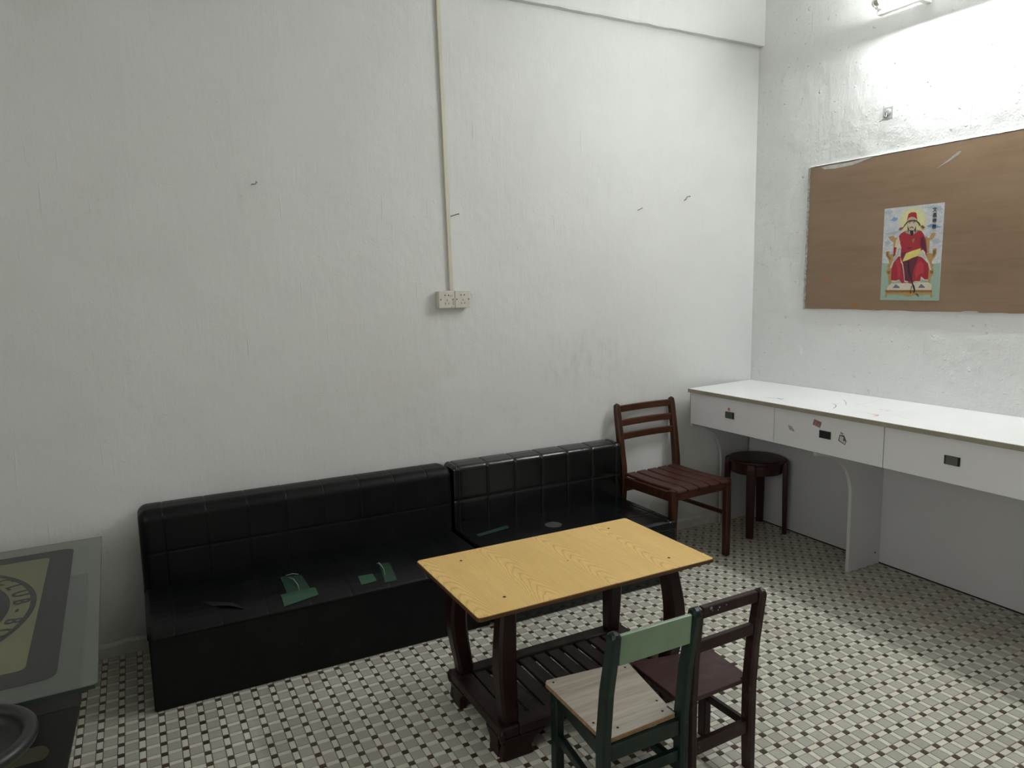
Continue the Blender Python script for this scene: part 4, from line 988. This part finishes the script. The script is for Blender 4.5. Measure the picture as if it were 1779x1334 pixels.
def text_mesh(name, txt, size, mat, parent, M, extrude=0.0, bold=0.0):
    cu = bpy.data.curves.new('lettering', 'FONT'); cu.body = txt; cu.size = size; cu.align_x = 'CENTER'; cu.align_y = 'CENTER'; cu.extrude = extrude; cu.offset = bold; cu.resolution_u = 3
    t = bpy.data.objects.new('lettering', cu); COL.objects.link(t)
    bpy.context.view_layer.update()
    me = bpy.data.meshes.new_from_object(t.evaluated_get(bpy.context.evaluated_depsgraph_get()))
    bpy.data.objects.remove(t); bpy.data.curves.remove(cu)
    me.transform(M); me.name = name; me.materials.clear(); me.materials.append(mat)
    return link(name, me, parent)
# plane facing -x : text right -> -y, up -> z
for chx, (px, pz) in POSTER_CHARS:
    y, z = PP((px, pz))
    M = Matrix(((0, 0, -1, -0.0140), (-1, 0, 0, y), (0, 1, 0, z), (0, 0, 0, 1)))
    text_mesh('lettering', chx, 0.0205, flat('poster_ink', (0.012, 0.012, 0.014)), PO, M, 0.0001, 0.0006)

# ---------------------------------------------------------------- fluorescent lamp near the corner
A_, B_ = Vector((-0.165, -0.845, 2.670)), Vector((-0.190, -2.05, 2.664))
LP = thing('tube_lamp', ((A_+B_)/2), 0, 'lit white fluorescent tube lamp on a batten, high on the right wall', 'lamp')
dirn = (B_-A_).normalized()
bm = bmesh.new(); add_cyl(bm, A_ + dirn*0.022, B_ - dirn*0.022, 0.0145, n=20)
me_, nt, N, L, b = new_mat('tube_light'); b.inputs['Emission Color'].default_value = (0.97, 1.0, 0.985, 1); b.inputs['Emission Strength'].default_value = TUBE_POWER
finish(bm, 'tube', me_, LP, smooth=True)
for p, s in ((A_, 1), (B_, -1)):
    bm = bmesh.new(); add_cyl(bm, p, p + dirn*s*0.022, 0.0155, n=20); finish(bm, 'end_cap', M_SILVER, LP, bevel=0.003)
    bm = bmesh.new(); add_cyl(bm, p - dirn*s*0.012, p - dirn*s*0.0005, 0.0185, n=20)
    finish(bm, 'lamp_holder', M_LAMPW, LP, bevel=0.002)
    q = p - dirn*s*0.006
    add = bmesh.new(); add_box(add, q.x+0.012, q.x+0.052, q.y-0.011, q.y+0.011, q.z-0.022, q.z+0.004); finish(add, 'holder_arm', M_LAMPW, LP, bevel=0.002)
off = Vector((0.062, 0, -0.020))
pts = [A_ + off - dirn*0.03, (A_+B_)/2 + off, B_ + off + dirn*0.03]
bar('batten', pts, 0.034, 0.040, M_LAMPW, LP, bevel=0.004)
for t in (0.12, 0.88):
    q = A_.lerp(B_, t) + off
    box('wall_bracket', q.x+0.0175, -0.0002, q.y-0.012, q.y+0.012, q.z-0.006, q.z+0.014, M_LAMPW, LP, bevel=0.001)

# ---------------------------------------------------------------- back wall: conduit, sockets, nails; right wall: hook
CD = thing('cable_trunking', (-1.945, -0.001, 1.41), 0, 'thin cream cable trunking running down the back wall to the sockets', 'cable trunking')
def trunk_x(z): return -1.942 - 0.0187*(z-1.41)
bar('channel', [(trunk_x(z), -0.0055, z) for z in (1.409, 1.8, 2.2, 2.55, 2.728)], 0.020, 0.009, M_PVC, CD, bevel=0.001)
bar('lid', [(trunk_x(z)-0.0005, -0.0118, z) for z in (1.409, 1.8, 2.2, 2.55, 2.728)], 0.017, 0.003, M_PVC, CD, bevel=0.0008)
bar('channel', [(trunk_x(2.735), -0.0435, 2.737), (trunk_x(3.14), -0.0435, 3.14)], 0.020, 0.009, M_PVC, CD, bevel=0.001)
def socket(x0, x1, label, stain):
    s = thing('wall_socket', ((x0+x1)/2, -0.001, 1.3675), 0, label, 'socket', 'wall sockets under the cable trunking')
    box('back_box', x0+0.001, x1-0.001, -0.030, -0.0005, 1.3285, 1.4065, M_SOCK, s, bevel=0.004, seg=2)
    fp = box('faceplate', x0, x1, -0.0385, -0.0302, 1.3275, 1.4075, M_SOCK, s, bevel=0.0025, seg=2)
    cx, cz = (x0+x1)/2, 1.3675
    bm = bmesh.new()
    for dx, dz, r in ((-0.0085, 0.0195, 0.0030), (0.0085, 0.0195, 0.0030), (-0.030, 0.0, 0.0030), (0.030, 0.0, 0.0030)):
        b_ = bmesh.new(); add_cyl(b_, (cx+dx, -0.0386, cz+dz), (cx+dx, -0.0390, cz+dz), r, n=12); finish(b_, 'contact_hole' if dz else 'screw_hole', M_BLACK, fp)
    def slot(px, pz, ang, w=0.0024, h=0.0085):
        c_, s_ = math.cos(ang), math.sin(ang)
        q = [(px + a*c_ - b*s_, pz + a*s_ + b*c_) for a, b in ((-w/2,-h/2), (w/2,-h/2), (w/2,h/2), (-w/2,h/2))]
        b_ = bmesh.new(); add_prism(b_, q, 'y', -0.0386, -0.0390); finish(b_, 'contact_hole', M_BLACK, fp)
    slot(cx+0.001, cz-0.003, 0); slot(cx-0.007, cz-0.018, 0.5); slot(cx+0.009, cz-0.018, -0.5)
    bm.free()
    if stain:
        bm = bmesh.new()
        add_prism(bm, [(x1-0.010, 1.340), (x1-0.006, 1.341), (x1-0.007, 1.372), (x1-0.009, 1.372)], 'y', -0.0386, -0.0388)
        add_prism(bm, [(x1-0.020, 1.331), (x1-0.007, 1.332), (x1-0.008, 1.334), (x1-0.018, 1.3335)], 'y', -0.0386, -0.0388)
        finish(bm, 'rust_stain', flat('rust_stain', (0.26, 0.16, 0.09)), fp)['kind'] = 'stuff'
        bm = bmesh.new(); add_prism(bm, [(cx+0.012, 1.383), (cx+0.018, 1.3875), (cx+0.028, 1.388), (cx+0.032, 1.383), (cx+0.026, 1.379), (cx+0.016, 1.379)], 'y', -0.0386, -0.0394)
        finish(bm, 'plaster_blob', flat('plaster_blob', (0.50, 0.47, 0.42)), fp)
    return s
socket(-2.0185, -1.9395, 'left of the two wall sockets, cream with a brown rust stain', True)
socket(-1.9375, -1.8600, 'right of the two wall sockets, clean cream faceplate', False)

def nail(label, pts, r, head):
    t = thing('nail', pts[0], 0, label, 'nail', 'nails in the back wall')
    bm = bmesh.new(); add_tube(bm, pts, r, 8); finish(bm, 'shaft', M_METAL, t, smooth=True)
    a, b_ = Vector(pts[-2]), Vector(pts[-1]); d = (b_-a).normalized()
    bm = bmesh.new(); add_cyl(bm, b_, b_ + d*0.002, head, n=12); finish(bm, 'head', M_METAL, t)
nail('bent nail in the back wall, far left, above the left sofa', [(-2.800, 0.001, 1.850), (-2.796, -0.012, 1.850), (-2.788, -0.022, 1.849), (-2.784, -0.026, 1.856)], 0.0020, 0.0045)
nail('long nail beside the cable trunking', [(-1.930, 0.001, 1.748), (-1.922, -0.014, 1.751), (-1.912, -0.026, 1.755), (-1.905, -0.032, 1.756)], 0.0022, 0.0045)
nail('small nail in the back wall, left of the hook-shaped one', [(-0.856, 0.001, 1.808), (-0.848, -0.010, 1.813), (-0.840, -0.018, 1.818)], 0.0018, 0.0042)
nail('hook-shaped bent nail in the back wall, nearest the room corner', [(-0.537, 0.001, 1.872), (-0.535, -0.010, 1.874), (-0.532, -0.016, 1.888), (-0.524, -0.018, 1.891), (-0.515, -0.019, 1.892)], 0.0020, 0.0035)
HK = thing('adhesive_hook', (-0.001, -0.8165, 2.20), 0, 'small clear adhesive hook on the right wall above the plywood board', 'hook')
m, nt, N, L, b = new_mat('clear_hook_plastic'); b.inputs['Base Color'].default_value = (0.62, 0.63, 0.63, 1); b.inputs['Roughness'].default_value = 0.15; b.inputs['Transmission Weight'].default_value = 0.35
bm = bmesh.new(); add_prism(bm, [(-0.790, 2.236), (-0.842, 2.236), (-0.842, 2.182), (-0.790, 2.182)], 'x', -0.0004, -0.0018); finish(bm, 'pad', m, HK, bevel=0.0005)
bm = bmesh.new(); add_lathe(bm, (0, 0), [(0, 0), (0.015, 0), (0.015, 0.006), (0.008, 0.010), (0, 0.010)], 20)
bmesh.ops.transform(bm, matrix=Matrix.Translation((-0.0019, -0.820, 2.213)) @ Matrix.Rotation(math.radians(-90), 4, 'Y'), verts=bm.verts); finish(bm, 'boss', m, HK)
bm = bmesh.new(); add_tube(bm, [(-0.012, -0.820, 2.213), (-0.016, -0.820, 2.200), (-0.020, -0.821, 2.186), (-0.030, -0.821, 2.184), (-0.034, -0.821, 2.194)], 0.003, 8); finish(bm, 'hook_arm', M_METAL, HK, smooth=True)

# ---------------------------------------------------------------- glass topped club table at the left, black stool in front
GT = thing('glass_table', (-4.0, -0.80, 0), 0, 'black club table with greenish glass top and round printed emblem, left of the sofas', 'table')
ZG = 0.56
m_g, nt, N, L, b = new_mat('frosted_green_glass')
b.inputs['Base Color'].default_value = (0.33, 0.365, 0.32, 1); b.inputs['Roughness'].default_value = 0.10; b.inputs['Transmission Weight'].default_value = 0.84; b.inputs['IOR'].default_value = 1.5
L.new(ramp(nt, noise(nt, coord(nt), 30, 3), [(0.4, 0.08), (0.6, 0.14)]), b.inputs['Roughness'])
bm = bmesh.new()
gpts = [(-3.428, -0.225), (-3.405, -1.343), (-3.412, -1.350), (-4.60, -1.374), (-4.62, -0.249)]
add_prism(bm, gpts, 'z', ZG-0.010, ZG)
finish(bm, 'glass_top', m_g, GT, bevel=0.001)
m_edge = simple('green_glass_edge', (0.003, 0.016, 0.012), 0.3, 0.2, 40)
rotg = math.radians(1.17)

def gpos(u, v, z):   # u: along the table (towards -x) from the right edge, v: away from the front edge
    o = Vector((-3.406, -1.350, z)); ex = Vector((-math.cos(rotg), -math.sin(rotg), 0)); ey = Vector((-math.sin(rotg), math.cos(rotg), 0))
    return o + ex*u + ey*v
def gpoly(bm, pts, z, th, mi=0):
    a = [bm.verts.new(gpos(u, v, z)) for u, v in pts]; b2 = [bm.verts.new(gpos(u, v, z+th)) for u, v in pts]
    bm.faces.new(a[::-1]); bm.faces.new(b2); n_ = len(pts)
    for i in range(n_): bm.faces.new((a[i], a[(i+1) % n_], b2[(i+1) % n_], b2[i]))
def rr(u0, u1, v0, v1, r, n=5): return round_rect(u0, u1, v0, v1, r, n)
bm = bmesh.new(); gpoly(bm, [(0.004, -0.0016), (1.19, -0.0016), (1.19, -0.0004), (0.004, -0.0004)], ZG-0.0098, 0.0092)
tag(finish(bm, 'edge_strip', m_edge, GT), 'dark green polished glass edge')
M_PRD = simple('charcoal_print', (0.016, 0.015, 0.016), 0.4, 0.1, 9)
M_PRC = simple('cream_print', (0.125, 0.125, 0.066), 0.4, 0.08, 5)
for nm, pr, z, mt in (('print_border', rr(0.082, 1.10, 0.078, 1.040, 0.030), 0.0002, M_PRD), ('print_panel', rr(0.148, 1.03, 0.155, 0.975, 0.018), 0.0005, M_PRC)):
    bm = bmesh.new(); gpoly(bm, pr, ZG+z, 0.0002); finish(bm, nm, mt, GT)
EC = (0.492, 0.575)    # emblem centre in table coordinates
def oval(a, b, n=80): return [(EC[0]+a*math.cos(2*math.pi*i/n), EC[1]+b*math.sin(2*math.pi*i/n)) for i in range(n)]
bm = bmesh.new(); ro, ri = oval(0.335, 0.400), oval(0.3205, 0.383)
va = [bm.verts.new(gpos(*q, ZG+0.0009)) for q in ro]; vb = [bm.verts.new(gpos(*q, ZG+0.0009)) for q in ri]
for i in range(80): bm.faces.new((va[i], va[(i+1) % 80], vb[(i+1) % 80], vb[i]))
finish(bm, 'emblem_ring', M_PRD, GT)
bm = bmesh.new(); gpoly(bm, oval(0.272, 0.326), ZG+0.0008, 0.0002); finish(bm, 'emblem_disc', M_PRD, GT)
# lettering round the emblem, tops outwards, read clockwise
for chx, u_, v_ in (('C', 0.257, 0.803), ('L', 0.226, 0.744), ('U', 0.205, 0.676), ('B', 0.196, 0.610), ('-', 0.195, 0.545), ('B', 0.202, 0.474), ('O', 0.222, 0.405)):
    P = gpos(u_, v_, ZG+0.0012); c0 = gpos(*EC, ZG+0.0012)
    nx, ny = (u_-EC[0])/0.30**2, (v_-EC[1])/0.36**2
    Q = gpos(u_+nx, v_+ny, ZG+0.0012); up = (Q-P).normalized(); rt = Vector((up.y, -up.x, 0))
    M = Matrix(((rt.x, up.x, 0, P.x), (rt.y, up.y, 0, P.y), (0, 0, 1, P.z), (0, 0, 0, 1))) @ Matrix.Diagonal((0.95, 0.85, 1, 1))
    text_mesh('lettering', chx, 0.070, M_PRD, GT, M, 0.0001, 0.0014)
text_mesh('lettering', 's', 0.05, M_PRC, GT, Matrix(((1, 0, 0, gpos(0.262, 0.607, 0).x), (0, 1, 0, gpos(0.262, 0.607, 0).y), (0, 0, 1, ZG+0.0013), (0, 0, 0, 1))), 0.0001, 0.001)
# body under the glass
bm = bmesh.new(); gpoly(bm, [(0.035, 0.012), (1.15, 0.012), (1.15, 0.765), (0.035, 0.765)], 0.512, ZG-0.0105-0.512)
M_BODY = simple('greenish_black_frame', (0.018, 0.022, 0.020), 0.4, 0.15, 12)
finish(bm, 'frame', M_BODY, GT, bevel=0.002)
bm = bmesh.new()
def trap(v, z0, z1):
    a0 = 0.035 + (0.512-z0)*0.27; a1 = 0.035 + (0.512-z1)*0.27
    return a0, a1
s0, s1 = [(0.17, 0.02), (1.02, 0.02), (1.02, 0.75), (0.17, 0.75)], [(0.036, 0.02), (1.15, 0.02), (1.15, 0.75), (0.036, 0.75)]
add_loft(bm, [[gpos(u, v, 0.0) for u, v in s0], [gpos(u, v, 0.5115) for u, v in s1]])
ped = finish(bm, 'pedestal', simple('gloss_black_board', (0.006, 0.006, 0.007), 0.25, 0.2, 12), GT, bevel=0.003)
for z0, z1, u0 in ((0.405, 0.440, 0.105), (0.330, 0.362, 0.125)):
    bm = bmesh.new(); r = (z1-z0)/2; pts = [(u0+r - r*math.sin(math.radians(t)), (z0+z1)/2 + r*math.cos(math.radians(t))) for t in range(0, 181, 15)] + [(1.0, z0), (1.0, z1)]
    a = [bm.verts.new(gpos(u, 0.0192, z)) for u, z in pts]; bm.faces.new(a)
    finish(bm, 'painted_stripe', simple('dim_cream_stripe', (0.045, 0.044, 0.026), 0.4, 0.08, 9), ped)

BS_ = thing('black_stool', (-3.632, -1.555, 0), 0, 'black round stool with a raised ring rim, in front of the glass table', 'stool')
M_SB = simple('black_stool_plastic', (0.012, 0.012, 0.013), 0.42, 0.1, 20)
bm = bmesh.new()
prof = [(0, 0.575), (0.098, 0.577), (0.108, 0.584), (0.112, 0.596)] + [(0.125+0.0135*math.cos(math.radians(t)), 0.598+0.0135*math.sin(math.radians(t))) for t in range(180, -91, -15)] + [(0.100, 0.572), (0, 0.570)]
add_lathe(bm, (-3.632, -1.555), prof, 64); finish(bm, 'seat', M_SB, BS_, smooth=True)
for k in range(4):
    a = math.radians(45+90*k); c_, s_ = math.cos(a), math.sin(a)
    bm = bmesh.new(); add_tube(bm, [(-3.632+0.075*c_, -1.555+0.075*s_, 0.572), (-3.632+0.09*c_, -1.555+0.09*s_, 0.3), (-3.632+0.115*c_, -1.555+0.115*s_, 0.0)], 0.011, 12)
    finish(bm, 'leg', M_BLACK, BS_, smooth=True)
bm = bmesh.new(); n_ = 40
add_pts = [(-3.632+0.098*math.cos(2*math.pi*i/n_), -1.555+0.098*math.sin(2*math.pi*i/n_), 0.20) for i in range(n_+1)]
add_tube(bm, add_pts, 0.006, 8); finish(bm, 'foot_ring', M_BLACK, BS_, smooth=True)
